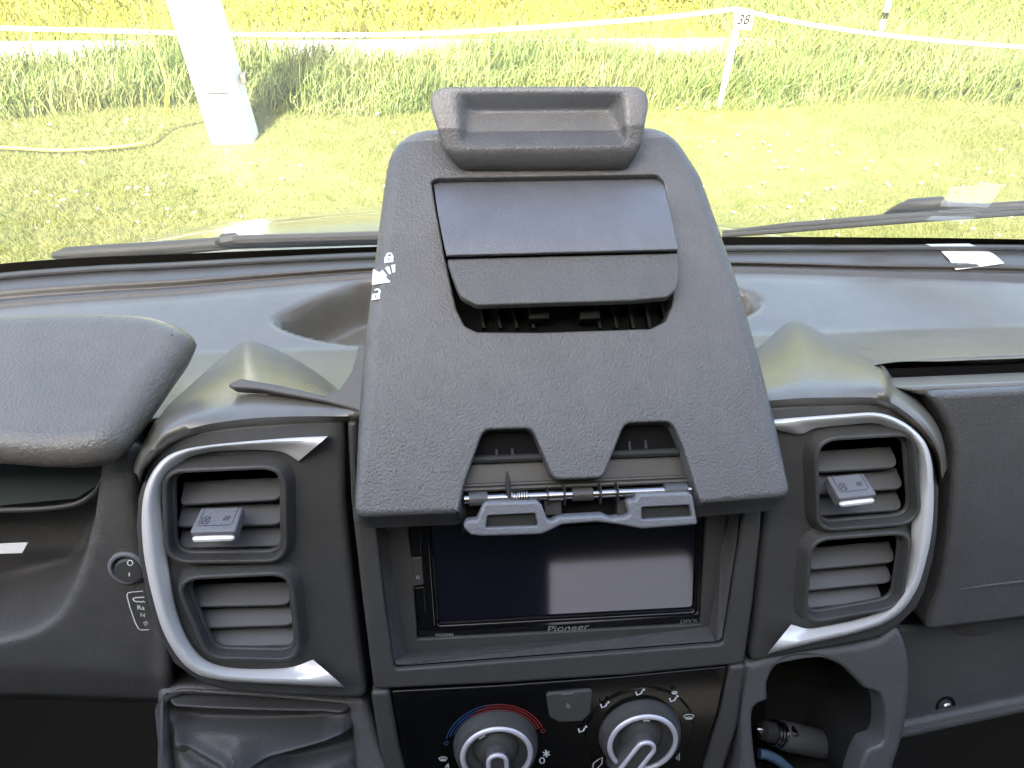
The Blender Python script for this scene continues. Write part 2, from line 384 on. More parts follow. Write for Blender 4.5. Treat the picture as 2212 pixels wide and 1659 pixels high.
# tall verge in front of the path
n = 42000; x = RNG.uniform(-3.6, 4.9, n); y = 3.86+.07*np.sin(x*3)+RNG.uniform(0, .72, n)**1.0
p = patchy(x, y, 1.6); keep = RNG.uniform(0, 1, n) < .45+.55*p; x, y, p = x[keep], y[keep], p[keep]
rise = np.clip((y-3.80)/.14, .35, 1)
gap = np.exp(-((x+.42)/.16)**2)*np.exp(-((y-3.95)/.12)**2)
L = RNG.uniform(.10, .235, len(x))*rise*(.75+.35*p)*(1-.6*gap)*np.where(x > 2.2, 1+.25*np.clip(x-2.2, 0, 1), 1)
blades('verge_grass', x, y, 0., L, RNG.uniform(.004, .008, len(x)), RNG.uniform(.15, .95, len(x)), 'tall', 3, RNG.normal(.6, 1.5, len(x)))
# sparse seed stalks that stand above the verge
n = 900; x = RNG.uniform(-3.4, 4.8, n); y = RNG.uniform(3.95, 4.5, n)
blades('seed_stalks', x, y, 0., RNG.uniform(.22, .30, n), RNG.uniform(.003, .005, n), RNG.uniform(.1, .5, n), 'tall', 3, RNG.normal(.4, .8, n))
# rough bright meadow beyond the path
n = 70000; x = RNG.uniform(-5.5, 7, n); y = 4.79+RNG.uniform(0, 1, n)**1.3*4.5; p = patchy(x, y, .9)
blades('meadow_grass', x, y, 0., RNG.uniform(.04, .12, n)*(.5+p), RNG.uniform(.005, .012, n), RNG.uniform(.2, 1.0, n), 'weed')
n = 13000; x = 1.75+RNG.uniform(0, 1, n)**.8*4.7; y = 4.42+RNG.uniform(0, 1.5, n)
blades('bank_grass', x, y, 0., RNG.uniform(.12, .34, n), RNG.uniform(.005, .010, n), RNG.uniform(.2, .9, n), 'tall', 3)
# leafy weeds: broad leaves
n = 14000; cx_ = RNG.uniform(-4, 6, 160); cy_ = RNG.uniform(5.1, 8, 160); k = RNG.integers(0, 160, n)
x = cx_[k]+RNG.normal(0, .10, n); y = cy_[k]+RNG.normal(0, .10, n)
blades('weed_leaves', x, y, RNG.uniform(.0, .14, n), RNG.uniform(.03, .07, n), RNG.uniform(.015, .03, n), RNG.uniform(.5, 1.0, n), 'weed')
# daisies
P = []
for _ in range(150):
    x = random.uniform(-2.6, 3.6); y = random.uniform(2.3, 3.8)
    if random.random() < .6: q = random.choice([(-1.7, 3.0), (1.6, 3.3), (1.5, 2.85), (2.2, 3.1), (-1.2, 2.8), (2.6, 2.8)]); x = q[0]+random.gauss(0, .28); y = q[1]+random.gauss(0, .15)
    r = random.uniform(.004, .009); z = random.uniform(.03, .05); c = [(x+r*(1 if k % 2 else .72)*math.cos(k*math.pi/6), y+r*(1 if k % 2 else .72)*math.sin(k*math.pi/6), z+.002*(k % 2)) for k in range(12)]
    P.append((c+[(x, y, z+.003)], [(k, (k+1) % 12, 12) for k in range(12)]))
tag(mesh('daisies', *merge(P), 'petal'), kind='stuff')

# ================================================================== POSTS, CHAIN, PILLAR, CABLE
bl = at_z(459, 318, -1.9); br = at_z(549, 312, -1.9); Yp = (bl[1]+br[1])/2
def pil(x, y): return at_y(x, y, Yp)
t0l, t0r = pil(357, 0), pil(457, 0); b0l, b0r = pil(459, 320), pil(549, 314)
k = (1.35)/(t0l[2]-b0l[2]); tl = b0l+(t0l-b0l)*k; tr = b0r+(t0r-b0r)*k; tr[2] = tl[2]; b0l[2] = b0r[2] = -.02
pw = empty('power_pillar', ((b0l+b0r)/2), 'tall plain white power pillar standing on the lawn at left', 'power pillar')
dv = np.array([.015, .10, 0])
mesh('column', *box([b0l, b0r, b0r+dv, b0l+dv, tl, tr, tr+dv, tl+dv]), 'pillar', pw, bevel=.008)
gl, gr = pil(441, 203), pil(494, 203); e = np.array([0, -.003, 0])
mesh('groove', *slab([gl+e, gr+e, gr+e+(0, 0, .006), gl+e+(0, 0, .006)], (0, .002, 0)), 'seal', pw)
cl = pil(513, 178)+np.array([.010, .05, 0]); mesh('side_clip', *slab([cl+np.array(q) for q in ((0, -.02, -.02), (0, .02, -.02), (0, .02, .02), (0, -.02, .02))], (.025, 0, 0)), 'cowl', pw, bevel=.004)
c = (b0l+b0r)/2+dv/2; mesh('foot', *slab([c+np.array(q) for q in ((-.155, -.09, 0), (.12, -.085, 0), (.125, .10, 0), (-.155, .10, 0))], (0, 0, .018)), 'concrete', pw, bevel=.03, seg=3)

pts = [at_y(296, -70, 3.5), at_y(304, 0, 3.5), at_y(318, 50, 3.5), at_y(334, 100, 3.5), at_y(352, 150, 3.5), at_y(361, 195, 3.5), at_z(354, 262, -1.82), at_z(338, 290, -1.86), at_z(312, 308, -1.865), at_z(240, 318, -1.865), at_z(120, 324, -1.865), at_z(0, 318, -1.865), at_z(-200, 315, -1.865)]
tag(mesh('cable', *tube(spline(pts, 90), .0068), 'cable'), 'yellow power cable hanging beside the white pillar and trailing over the lawn', 'cable')

def post_thing(xb, yb, xt, yt, rad, label, num):
    B = at_z(xb, yb, -1.9) if not num else at_z(xb, yb, -1.9); T = at_y(xt, yt, B[1]+.02); B = B.copy(); B[2] = -.03
    e = empty('marker_post', B, label, 'marker post', 'white marker posts along the chain')
    mesh('stake', *tube([B+(T-B)*s for s in np.linspace(0, 1, 6)], np.array([.55, .8, 1, 1, 1, .9])*rad, 12), 'post', e)
    return e, B, T
p38, PB, PT = post_thing(1553, 236, 1600, 18, .0165, 'thin white pitch marker post with number 38 plate at its top', 1)
pfr = Frame(at_y(1606, 42, PB[1]-.03), RIGHT, np.array([0.17, .15, .97]))
moulded('number_plate', 'post', pfr, fillet(pfr.loop([(1588, 27), (1628, 29), (1623, 65), (1585, 62)]), .006), r=.002, depth=.012, parent=p38, back=True)
text('38', pfr, 1605, 43, .062, 'seal', p38, h=.003, shear=.25, name='number', bold=.0022)
B2 = at_z(1880, 120, -1.9)
p2, PB2, PT2 = post_thing(1893, 105, 1924, -12, .017, 'second white marker post with a black band, behind the chain at right', 0)
d2 = (PT2-PB2); q0, q1 = PB2+d2*.60, PB2+d2*.72
mesh('band', *tube([q0, q1], .0185, 12), 'seal', p2)
# chain of plastic links, running through the top of the numbered post
lp = [at_y(-330, 52, 3.95), at_y(0, 61, 3.93), at_y(250, 67, 3.92), at_y(500, 74, 3.91), at_y(820, 75, 3.90), at_y(1050, 66, 3.89), at_y(1280, 50, 3.885), at_y(1450, 36, 3.88), at_y(1590, 19, PB[1]+.03)]
rp = [at_y(1600, 21, PB[1]+.03), at_y(1700, 44, 4.0), at_y(1850, 68, 4.1), at_y(2030, 88, 4.2), at_y(2212, 102, 4.3), at_y(2500, 118, 4.5)]
lm = bpy.data.meshes.new('chain_link')
ov = [(.018*math.cos(a)+.010*np.sign(math.cos(a)), .0095*math.sin(a), 0) for a in np.linspace(0, 2*math.pi, 14, endpoint=False)]
rows = []
for i in range(14):
    p = np.array(ov[i]); t = np.array(ov[(i+1) % 14])-np.array(ov[i-1]); t /= np.linalg.norm(t); s = np.cross(t, (0, 0, 1))
    rows.append([p+.0036*(math.cos(a)*s+math.sin(a)*np.array([0, 0, 1])) for a in np.linspace(0, 2*math.pi, 6, endpoint=False)])
Vl, Fl = loft(rows+[rows[0]], True); lm.from_pydata([tuple(v) for v in Vl], [], Fl); lm.update(); lm.materials.append(MT['post'])
for q in lm.polygons: q.use_smooth = True
ch = empty('chain', PT, 'white plastic chain strung across the verge and through the numbered post', 'chain')
for pl in (lp, rp):
    C = spline(pl, 400); Ln = np.linalg.norm(np.diff(C, axis=0), axis=1).sum(); nl = int(Ln/.042); C = resample(C, nl+1)
    for i in range(nl):
        o = bpy.data.objects.new('chain_link', lm); COL.objects.link(o); o.parent = ch; o.matrix_parent_inverse = Matrix.Translation(ch.location).inverted()
        t = C[i+1]-C[i]; q = Vector(t).to_track_quat('X', 'Z'); o.matrix_basis = Matrix.Translation((C[i]+C[i+1])/2) @ q.to_matrix().to_4x4() @ Matrix.Rotation(math.radians(90*(i % 2)+20), 4, 'X')

# ================================================================== THE DASHBOARD SHELL
XS = [-420, -200, 0, 200, 300, 330, 372, 400, 600, 804, 1000, 1200, 1400, 1580, 1740, 1900, 2050, 2212, 2400, 2650]
def row(ys): return ys
def interp(ctrl): c = np.array(ctrl, float); return np.interp(XS, c[:, 0], c[:, 1])
def smoothrow(ctrl):
    c = np.array(ctrl, float); xs = np.array(XS, float)
    from_np = spline([(a, b) for a, b in c], 200); return np.interp(xs, from_np[:, 0], from_np[:, 1])
BAND0 = smoothrow([(-420, 640), (0, 570), (400, 548), (804, 533), (1200, 521), (1580, 512), (1900, 513), (2212, 517), (2650, 530)])
BAND1 = smoothrow([(-420, 660), (0, 590), (400, 565), (804, 545), (1200, 536), (1580, 530), (1900, 529), (2212, 529), (2650, 540)])
ROWS = [  # (y row, kind, value)   z = below the eye, c = height over the console plane
    (BAND1-2, 'z', -.400), (BAND1, 'z', -.386), (BAND1+7, 'z', -.380), (BAND1+12, 'z', -.385),
    (BAND1+14, 'z', -.381),
    (smoothrow([(-420, 690), (0, 628), (400, 604), (804, 577), (1200, 568), (1580, 567), (1900, 574), (2212, 578), (2650, 600)]), 'z', -.377),
    (smoothrow([(-420, 712), (0, 648), (400, 619), (804, 586), (1200, 574), (1580, 573), (1900, 582), (2212, 588), (2650, 612)]), 'z', -.383),
    (smoothrow([(-420, 716), (0, 653), (400, 623), (804, 590), (1200, 578), (1580, 577), (1900, 586), (2212, 593), (2650, 616)]), 'z', -.379),
    (smoothrow([(-420, 730), (0, 668), (400, 638), (804, 603), (1200, 592), (1580, 591), (1900, 600), (2212, 612), (2650, 636)]), 'z', -.382),
    (smoothrow([(-420, 745), (0, 685), (400, 652), (804, 622), (1200, 612), (1580, 608), (1900, 618), (2212, 630), (2650, 650)]), 'z', -.379),
    (interp([(-420, 790), (2650, 690)]), 'z', -.371),
    (interp([(-420, 840), (1500, 765), (1760, 760), (1840, 745), (2650, 730)]), 'z', -.355),
    (interp([(-420, 900), (400, 850), (1500, 850), (1700, 800), (1840, 783), (2212, 768), (2650, 755)]), 'z', -.336),
    (interp([(-420, 950), (400, 905), (1500, 890), (1700, 860), (1840, 789), (2212, 773), (2650, 760)]), 'mix', -.010),
    (interp([(-420, 1000), (400, 960), (1500, 950), (1700, 900), (1840, 800), (2212, 785), (2650, 770)]), 'c', -.012),
    (interp([(-420, 1100), (1500, 1050), (1840, 900), (2650, 900)]), 'c', -.013),
    (interp([(-420, 1300), (2650, 1200)]), 'c', -.014),
    (interp([(-420, 1470), (0, 1440), (400, 1460), (2650, 1330)]), 'c', -.016),
    (interp([(-420, 1535), (0, 1500), (400, 1512), (2650, 1365)]), 'c', -.024),
    (interp([(-420, 1545), (0, 1512), (400, 1520), (2650, 1370)]), 'c', -.06),
]
grid = []
for ys, kd, val in ROWS:
    rr = []
    for j, xx in enumerate(XS):
        right = min(1, max(0, (xx-1800)/80))
        if kd == 'z': P_ = at_z(xx, ys[j], val)
        elif kd == 'mix':
            P_ = at_z(xx, ys[j], -.322) if right < .5 else CON.px(xx, ys[j], -.035)
        else: P_ = CON.px(xx, ys[j], val-(.030 if right > .5 and ys[j] < 880 else 0)-(.020*right)-(.062 if (325 if ys[j] < 1150 else 385) < xx < 2000 else 0))
        rr.append(P_)
    grid.append(rr)
G = np.array(grid)
def cr_dense(A, n):      # smooth along axis 1
    return np.array([spline(list(r_), n) for r_ in A])
G1 = cr_dense(G, 230)
# along the rows: straight pieces, then a light smoothing
def dens_rows(A, per):
    out = []
    for i in range(len(A)-1):
        d = np.linalg.norm(A[i+1]-A[i], axis=1).mean(); k = max(2, int(d/.0012)) if d < .02 else int(d/.0030)
        for q in range(k): out.append(A[i]+(A[i+1]-A[i])*q/k)
    out.append(A[-1]); return np.array(out)
G2 = dens_rows(G1, 8)
for _ in range(3):
    H = G2.copy(); H[1:-1] = .25*G2[:-2]+.5*G2[1:-1]+.25*G2[2:]; G2 = H
# the oval tray pressed into the shelf
TRAY = spline([(596, 690), (640, 664), (720, 632), (800, 606), (1000, 596), (1250, 594), (1480, 604), (1600, 630), (1640, 652), (1610, 680), (1500, 715), (1200, 745), (900, 752), (780, 742), (700, 733), (624, 712)], 90, True)
def px_grid(A):
    Q = A-EYE; z = Q @ FWD; return CX+F*(Q @ RIGHT)/z, CY-F*(Q @ UP)/z
gxp, gyp = px_grid(G2)
def sdist(px_, py_, L):
    """signed pixel distance to a closed outline, positive inside"""
    A = np.asarray(L); B = np.roll(A, -1, 0); D = np.full(px_.shape, 1e9); ins = np.zeros(px_.shape, bool)
    for (ax, ay), (bx, by) in zip(A, B):
        ex, ey = bx-ax, by-ay; t = np.clip(((px_-ax)*ex+(py_-ay)*ey)/(ex*ex+ey*ey+1e-9), 0, 1)
        D = np.minimum(D, np.hypot(px_-ax-t*ex, py_-ay-t*ey))
        c = (ay > py_) != (by > py_); xi = ex*(py_-ay)/(ey+1e-12)+ax; ins ^= c & (px_ < xi)
    return np.where(ins, D, -D)
sd = sdist(gxp, gyp, TRAY); s = np.clip((sd+3)/22, 0, 1); s = s*s*(3-2*s)
G2[:, :, 2] -= .038*s
# instrument recess at the left: a scoop below the hood
SCOOP = spline([(-300, 900), (0, 930), (205, 975), (218, 1010), (196, 1150), (160, 1260), (110, 1340), (0, 1385), (-300, 1400)], 60, True)
sd = sdist(gxp, gyp, SCOOP); s = np.clip((sd+6)/60, 0, 1); s = s*s*(3-2*s)
G2 += (-CON.N*.055)*s[:, :, None]
V, Fs = loft(G2)
dash = empty('dashboard', (0, .3, 1.45), 'dark grey van dashboard with tray, air vents and silver trims', 'dashboard')
shell = mesh('dash_shell', V, [f[::-1] for f in Fs], 'dash', dash, angle=180)
BV = BVHTree.FromPolygons([Vector(v) for v in V], [tuple(int(i) for i in f) for f in Fs])
def on_dash(x, y, h=0.0):
    d = Vector(ray(x, y)).normalized(); hit = BV.ray_cast(Vector(EYE), d)
    if hit[0] is None: return at_z(x, y, -.36)
    n = np.array(hit[1]); n = n if n @ np.array(d) < 0 else -n
    return np.array(hit[0])+n*h
# glare is put into the paler top; the face below the brow stays coarser, darker -> its own sheet is the shell's second slot
shell.data.materials.append(MT['grain_soft']); shell.data.materials.append(MT['strip'])
fm = np.zeros(len(shell.data.polygons), np.int32)
cy_ = np.array([np.mean([V[i] for i in f], 0) for f in Fs]); hcon = (cy_-CON.O) @ CON.N
vx, vy = px_grid(cy_)
fm[(vy > 940) & (hcon > -.08)] = 1
fm[vy < np.interp(vx, XS, ROWS[8][0])-1] = 2
shell.data.polygons.foreach_set('material_index', fm)

# windscreen seal and rails
pb = [at_z(x, y, -.384) for x, y in zip(XS, BAND0)]; pb1 = [at_z(x, y, -.392) for x, y in zip(XS, BAND1)]
mesh('windscreen_seal', *loft([spline([p+np.array([0, .05, -.05]) for p in pb], 120), spline(pb, 120), spline(pb1, 120)]), 'seal', dash, angle=60)
mesh('edge_rail', *tube(spline([at_z(x, y+9, -.3785) for x, y in zip(XS, BAND1)], 140), .0022, 8), 'satin', dash)

# instrument hood
HF = Frame(at_z(150, 800, -.285), XA, (0, math.cos(.12), math.sin(.12)))
HOOD = [(-420, 690), (-200, 672), (0, 666), (140, 662), (280, 663), (345, 674), (395, 696), (411, 716), (398, 742), (372, 778), (330, 838), (284, 900), (252, 942), (214, 968), (160, 979), (90, 982), (0, 976), (-200, 965), (-420, 960)]
hl = spline(HF.loop(HOOD), 130, True)
moulded('instrument_hood', 'hood', HF, hl, r=.012, depth=.026, parent=dash, K=6, mx=.004, flare=-.008)
# instrument panel glass and its lower lip
IP = [CON.px(x, y, h_) for x, y, h_ in ((-300, 940, -.070), (240, 940, -.070), (222, 1040, -.036), (165, 1076, -.031), (0, 1092, -.029), (-300, 1100, -.029))]
mesh('instrument_glass', IP, [tuple(range(6))], 'display', dash)
mesh('instrument_lip', *tube(spline([CON.px(x, y, h_) for x, y, h_ in ((-300, 1108, -.029), (0, 1102, -.029), (100, 1098, -.030), (165, 1088, -.031), (205, 1064, -.030), (226, 1030, -.022))], 40), .0016, 8), 'satin', dash)
STK = Frame(CON.px(20, 1182, -.038), XA, (0, .62, .78))
moulded('sticker', 'paper', STK, STK.loop([(-80, 1178), (61, 1172), (47, 1195), (-80, 1199)]), r=.0002, depth=.0006, parent=dash)

# vent pods: humps of the dash top that end in a brow over the vents
def pod(contour, brow, name='vent_pod'):
    n = 70
    c3 = np.array([on_dash(x, y, -.001) for x, y in spline(contour, n)])
    b3 = np.array([CON.px(x, y, .010) for x, y in spline(brow, n)])
    b4 = np.array([CON.px(x, y+6, .006) for x, y in spline(brow, n)]); b5 = np.array([CON.px(x, y+14, -.012) for x, y in spline(brow, n)])
    rows = []
    for s in np.linspace(0, 1, 14):
        p = c3+(b3-c3)*s; lift = .0115*math.sin(math.pi*s**1.5)*np.sin(np.linspace(0, math.pi, n))**.6
        edge = .004*min(1, s/.15); p = p+np.stack([0*lift, 0*lift, lift*.55+edge], 1); rows.append(p)
    rows += [b4, b5]
    R = np.array(rows)
    for _ in range(2): R[1:-1] = .25*R[:-2]+.5*R[1:-1]+.25*R[2:]
    return mesh(name, *loft(R), 'dash', dash, angle=70)
pod([(292, 1030), (300, 1000), (320, 955), (340, 911), (362, 876), (402, 837), (460, 784), (508, 745), (530, 733), (562, 738), (620, 763), (680, 799), (722, 832), (745, 858), (800, 880)],
    [(303, 1036), (312, 1014), (334, 986), (365, 958), (400, 941), (440, 930), (480, 924), (530, 919.5), (580, 916), (620, 913), (660, 911), (700, 909), (730, 908), (750, 907), (800, 905)])
pod([(1590, 780), (1647, 739), (1679, 711), (1705, 692), (1728, 691), (1770, 713), (1847, 757), (1895, 787), (1935, 825), (1970, 861), (2002, 899), (2028, 950), (2042, 1010)],
    [(1610, 878), (1660, 876), (1720, 874), (1780, 872), (1830, 870), (1879, 869), (1905, 874), (1930, 885), (1960, 906), (1988, 932), (2010, 962), (2024, 995), (2030, 1040)])

# vent housings (the dark panel round each pair of vents)
def ring_loop(pts, r): return fillet(CON.loop(pts), r)
UL = [(360, 1012), (612, 1000), (616, 1210), (366, 1213)]; UL = [(358, 1024), (600, 1006), (616, 1211), (362, 1214)]
LU = [(356, 1019), (613, 1008), (616, 1210), (363, 1213)]
LL = [(378, 1250), (627, 1238), (648, 1424), (452, 1420)]
RU = [(1762, 950), (1972, 938), (1986, 1128), (1768, 1145)]
RL = [(1752, 1166), (1967, 1150), (1945, 1308), (1738, 1346)]
hol = [(744, 900), (640, 905), (500, 918), (430, 928), (385, 944), (345, 975), (312, 1020), (294, 1080), (290, 1140), (296, 1210), (312, 1290), (336, 1370), (372, 1437), (430, 1480), (500, 1499), (640, 1508), (793, 1512), (765, 1290), (745, 1080)]
hor = [(1590, 885), (1720, 873), (1879, 868), (1930, 883), (1985, 926), (2020, 985), (2034, 1060), (2030, 1150), (2021, 1210), (2003, 1278), (1983, 1318), (1943, 1357), (1899, 1381), (1823, 1398), (1618, 1434), (1637, 1270), (1653, 1103)]
for outl, vents in ((hol, (LU, LL)), (hor, (RU, RL))):
    holes = [fillet(CON.loop(q, .004), .0125) for q in vents]
    moulded('vent_panel', 'satin', CON, fillet(CON.loop(outl), .006, 5), [inset(np.array(q if area(q) < 0 else q[::-1]), -.0035) for q in holes], r=.004, depth=.030, parent=dash, hr=.0015, hdepth=.0025)

def vent(corners, slats, label, tabq=None, rr=.0115):
    """one air vent: rounded frame, duct, three blades and perhaps a slider"""
    L = np.array(fillet(CON.loop(corners, .0065), rr, 7)); L = L if area(L) > 0 else L[::-1]
    out = inset(L, -.0016); inn = inset(L, .0009)
    e = moulded('air_vent', 'satin', CON, out, [inn[::-1]], r=.0011, hr=.0007, depth=.012, hdepth=.007, h=.0075, parent=dash, K=3, flare=.0055)
    tag(e, label)
    # duct
    V = [CON.at(*p, -.0022) for p in inset(L, -.0085)]+[CON.at(*p, -.050) for p in inset(L, -.006)]; n = len(L)
    Fs = [(i, i+n, (i+1) % n+n, (i+1) % n) for i in range(n)]+[tuple(range(n, 2*n))]
    mesh('duct', V, Fs, 'pit', e)
    inward = np.array([0, .985, .17]); 
    for (xa, ya, xb, yb) in slats:
        a, b = CON.px(xa, ya, -.0035), CON.px(xb, yb, -.0035); u = (b-a); w_ = np.linalg.norm(u); fr = Frame(a, u, inward)
        d = .0138; o = fillet([(0, 0), (w_, 0), (w_, d), (0, d)], [.0025, .006, .001, .001], 5)
        moulded('slat', 'slat', fr, o, r=.0007, depth=.0022, parent=e, back=True, K=2)
    if tabq:
        a, b, c, d_ = [CON.px(x, y, h_) for x, y, h_ in tabq]   # top-left, top-right, bottom-right, bottom-left
        fr = Frame(d_, c-d_, (a+b)/2-(c+d_)/2)
        o = [((p-fr.O) @ fr.U, (p-fr.O) @ fr.V) for p in (a, b, c, d_)]
        t = moulded('slider', 'grey', fr, fillet(o, .0018), r=.0012, depth=.0075, parent=e, back=True)
        def uvl(s, q): 
            A, B, C, D = map(np.array, o); return tuple((A*(1-s)+B*s)*(1-q)+(D*(1-s)+C*s)*q)
        parts = [stroke(fr, [uvl(.12, .0), uvl(.12, .68), uvl(.16, .74), uvl(.82, .74), uvl(.88, .66), uvl(.90, 0)], .0004, .00012),
                 stroke(fr, [uvl(.17, .66), uvl(.17, .44), uvl(.25, .38), uvl(.32, .40), uvl(.34, .62), uvl(.30, .67)], .0005, .00012, True),
                 stroke(fr, [uvl(.17, .64), uvl(.34, .40)], .0005, .00014), stroke(fr, [uvl(.20, .42), uvl(.32, .66)], .0005, .00016)]
        for k in range(3): parts.append(stroke(fr, [uvl(.64+.05*k, .56), uvl(.68+.05*k, .38)], .0006, .00012))
        mesh('slider_mark', *merge(parts), 'mark', e)
        # silver lip on the slider's front
        off = fr.N*-.0046-fr.V*.0009
        mesh('slider_lip', *tube([np.array(d_)*(1-s)+np.array(c)*s+off for s in (.05, .1, .5, .9, .95)], [.0008, .0017, .0019, .0017, .0008], 8), 'chrome', e)
    return e
vent(LU, [(388, 1089, 609, 1078), (382, 1137, 611, 1132), (384, 1184, 613, 1178)], 'upper left air vent with slider', ((434, 1096, .002), (526, 1094, .002), (508, 1148, .016), (408, 1151, .016)))
vent(LL, [(405, 1311, 629, 1306), (417, 1357, 637, 1350), (441, 1398, 645, 1394)], 'lower left air vent without slider')
vent(RU, [(1764, 1019, 1943, 1008), (1764, 1066, 1955, 1054), (1765, 1113, 1953, 1101)], 'upper right air vent with slider', ((1786, 1027, .002), (1864, 1022, .002), (1896, 1068, .015), (1813, 1078, .015)))
vent(RL, [(1752, 1230, 1939, 1213), (1746, 1275, 1931, 1257), (1738, 1315, 1909, 1297)], 'lower right air vent without slider')

def trim(outer, inner):
    n = 110; o = spline(outer, n); i = spline(inner, n); rows = []
    for s, h_ in ((0, -.002), (0, .0055), (.09, .0085), (.24, .0098), (.38, .0096), (.52, .0082), (.70, .0058), (.88, .0040), (1, .0026), (1, -.002)):
        rows.append([CON.px(*(a*(1-s)+b*s), h_) for a, b in zip(o, i)])
    mesh('silver_trim', *loft(rows), 'chrome', dash, angle=60)
trim([(709, 942), (640, 945), (560, 951), (480, 958), (440, 963), (400, 970), (360, 986), (330, 1018), (312, 1062), (306, 1112), (308, 1171), (316, 1230), (332, 1299), (352, 1363), (384, 1419), (424, 1455), (480, 1470), (560, 1476), (650, 1480), (746, 1485)],
     [(645, 996), (612, 978), (560, 972), (480, 974), (445, 978), (408, 988), (384, 1006), (360, 1034), (349, 1070), (350, 1112), (358, 1171), (365, 1230), (376, 1296), (393, 1354), (416, 1397), (446, 1426), (490, 1441), (560, 1445), (630, 1441), (676, 1425)])
trim([(1640, 911), (1685, 905), (1760, 899), (1830, 894), (1887, 891), (1927, 900), (1967, 922), (1999, 956), (2013, 999), (2017, 1047), (2016, 1110), (2011, 1160), (2003, 1200), (1984, 1265), (1951, 1317), (1907, 1348), (1847, 1368), (1780, 1384), (1720, 1398), (1657, 1413)],
     [(1690, 932), (1731, 938), (1760, 926), (1830, 918), (1882, 914), (1914, 921), (1948, 938), (1972, 966), (1983, 1003), (1981, 1047), (1972, 1105), (1968, 1150), (1966, 1193), (1955, 1247), (1930, 1293), (1897, 1322), (1840, 1341), (1785, 1352), (1745, 1358), (1709, 1349)])

# centre fascia with the deep frame round the radio
fas = [(752, 905), (775, 904), (775, 1090), (1643, 1058), (1638, 1150), (1623, 1290), (1604, 1427), (1350, 1452), (1100, 1468), (808, 1482), (784, 1290), (760, 1080)]
R_OUT = [(812, 1106), (1603, 1078), (1590, 1180), (1558, 1384), (853, 1438), (832, 1290)]
R_IN = [(828, 1112), (1583, 1084), (1558, 1180), (1532, 1357), (872, 1412), (848, 1290)]
moulded('centre_fascia', 'satin', CON, fillet(CON.loop(fas), .004, 4), [fillet(CON.loop(R_OUT), .004)], r=.003, hr=.0015, depth=.02, hdepth=.003, h=.004, parent=dash)
a = fillet(CON.loop(R_OUT, .002), .004); b = fillet(CON.loop(R_IN, -.010), .002); n = len(a)
V = [CON.at(*p, .002) for p in a]+[CON.at(*p, -.010) for p in b]
mesh('radio_recess', V, [(i, (i+1) % n, (i+1) % n+n, i+n) for i in range(n)], 'grain', dash, angle=40)  # lighter grain: light caught on the bevels is put into the colour
RAD_O = [(878, 1116), (1530, 1090), (1524, 1140), (1513, 1349), (901, 1382), (890, 1210)]
moulded('radio_surround', 'satin', CON, CON.loop([(822, 1108), (1592, 1078), (1570, 1200), (1540, 1366), (862, 1420), (840, 1260)], -.010), [CON.loop(RAD_O, -.010)], r=.001, depth=.012, h=-.010, parent=dash)

# ================================================================== RADIO
rad = empty('car_radio', CON.px(1210, 1250, -.01), 'glossy black double-height radio with a blank touchscreen', 'car radio')
RF = Frame(CON.px(1210, 1250, -.0115), CON.U, CON.V)
o = [(880, 1117), (1528, 1091), (1521, 1140), (1511, 1346), (903, 1379), (892, 1210)]
SCR = [(929, 1122), (1511, 1098), (1507, 1140), (1500, 1322), (946, 1352), (934, 1180)]
moulded('radio_face', 'gloss', RF, RF.loop(o), [fillet(RF.loop(SCR), .002)], r=.0012, hr=.0022, depth=.012, hdepth=.004, parent=rad)
moulded('screen', 'screen', RF, RF.loop([(922, 1118), (1516, 1094), (1512, 1140), (1506, 1328), (940, 1358), (925, 1180)], -.0035), r=.0002, depth=.002, h=-.0035, parent=rad)
bt = moulded('button', 'satin', RF, fillet(RF.loop([(887, 1204), (911, 1202), (916, 1260), (893, 1264)]), .0008), r=.0007, depth=.003, h=.0016, parent=rad)
moulded('button', 'gloss', RF, fillet(RF.loop([(884, 1135), (909, 1133), (911, 1198), (887, 1200)]), .0008), r=.0006, depth=.003, h=.0012, parent=rad)
moulded('button', 'gloss', RF, fillet(RF.loop([(894, 1268), (917, 1266), (921, 1325), (899, 1328)]), .0008), r=.0006, depth=.003, h=.0012, parent=rad)
text('Pioneer', RF, 1226, 1357, .0062, 'dim', rad, shear=.15, sx=1.35, name='brand_lettering')
text('DIVX', RF, 1488, 1342, .0036, 'dim', rad, sx=1.4, name='logo_lettering')
mesh('small_print', *merge([pstroke(RF, [(941+3.6*k, 1369-.1*k), (942.5+3.6*k, 1375-.1*k)], .0005) for k in range(11)]), 'dim', rad)
mesh('button_symbol', *merge([pstroke(RF, arc(903, 1247, 3, 0, 330, 10), .0003, .0022)]), 'white', rad)

# ================================================================== CLIMATE PANEL
cp = empty('climate_panel', CON.px(1200, 1600), 'glossy black heater control panel with two round knobs', 'control panel')
moulded('panel_plate', 'gloss', CON, fillet(CON.loop([(846, 1486), (1080, 1474), (1330, 1456), (1568, 1433), (1548, 1530), (1519, 1620), (1490, 1740), (905, 1760), (868, 1610)]), .002), r=.0012, depth=.01, h=.003, parent=cp)
# side columns that flank it belong to the dash
moulded('console_column', 'satin', CON, fillet(CON.loop([(801, 1485), (842, 1484), (862, 1600), (893, 1720), (910, 1800), (860, 1800), (822, 1620)]), .004), r=.003, depth=.02, h=.004, parent=dash)
moulded('console_column', 'satin', CON, fillet(CON.loop([(1573, 1431), (1608, 1428), (1590, 1560), (1545, 1700), (1500, 1800), (1470, 1800), (1525, 1625), (1553, 1530)]), .004), r=.003, depth=.02, h=.004, parent=dash)
mesh('console_back', *slab([CON.px(x, y, -.03) for x, y in ((700, 1400), (1660, 1380), (1640, 1900), (760, 1900))], -CON.N*.003), 'pit', dash)

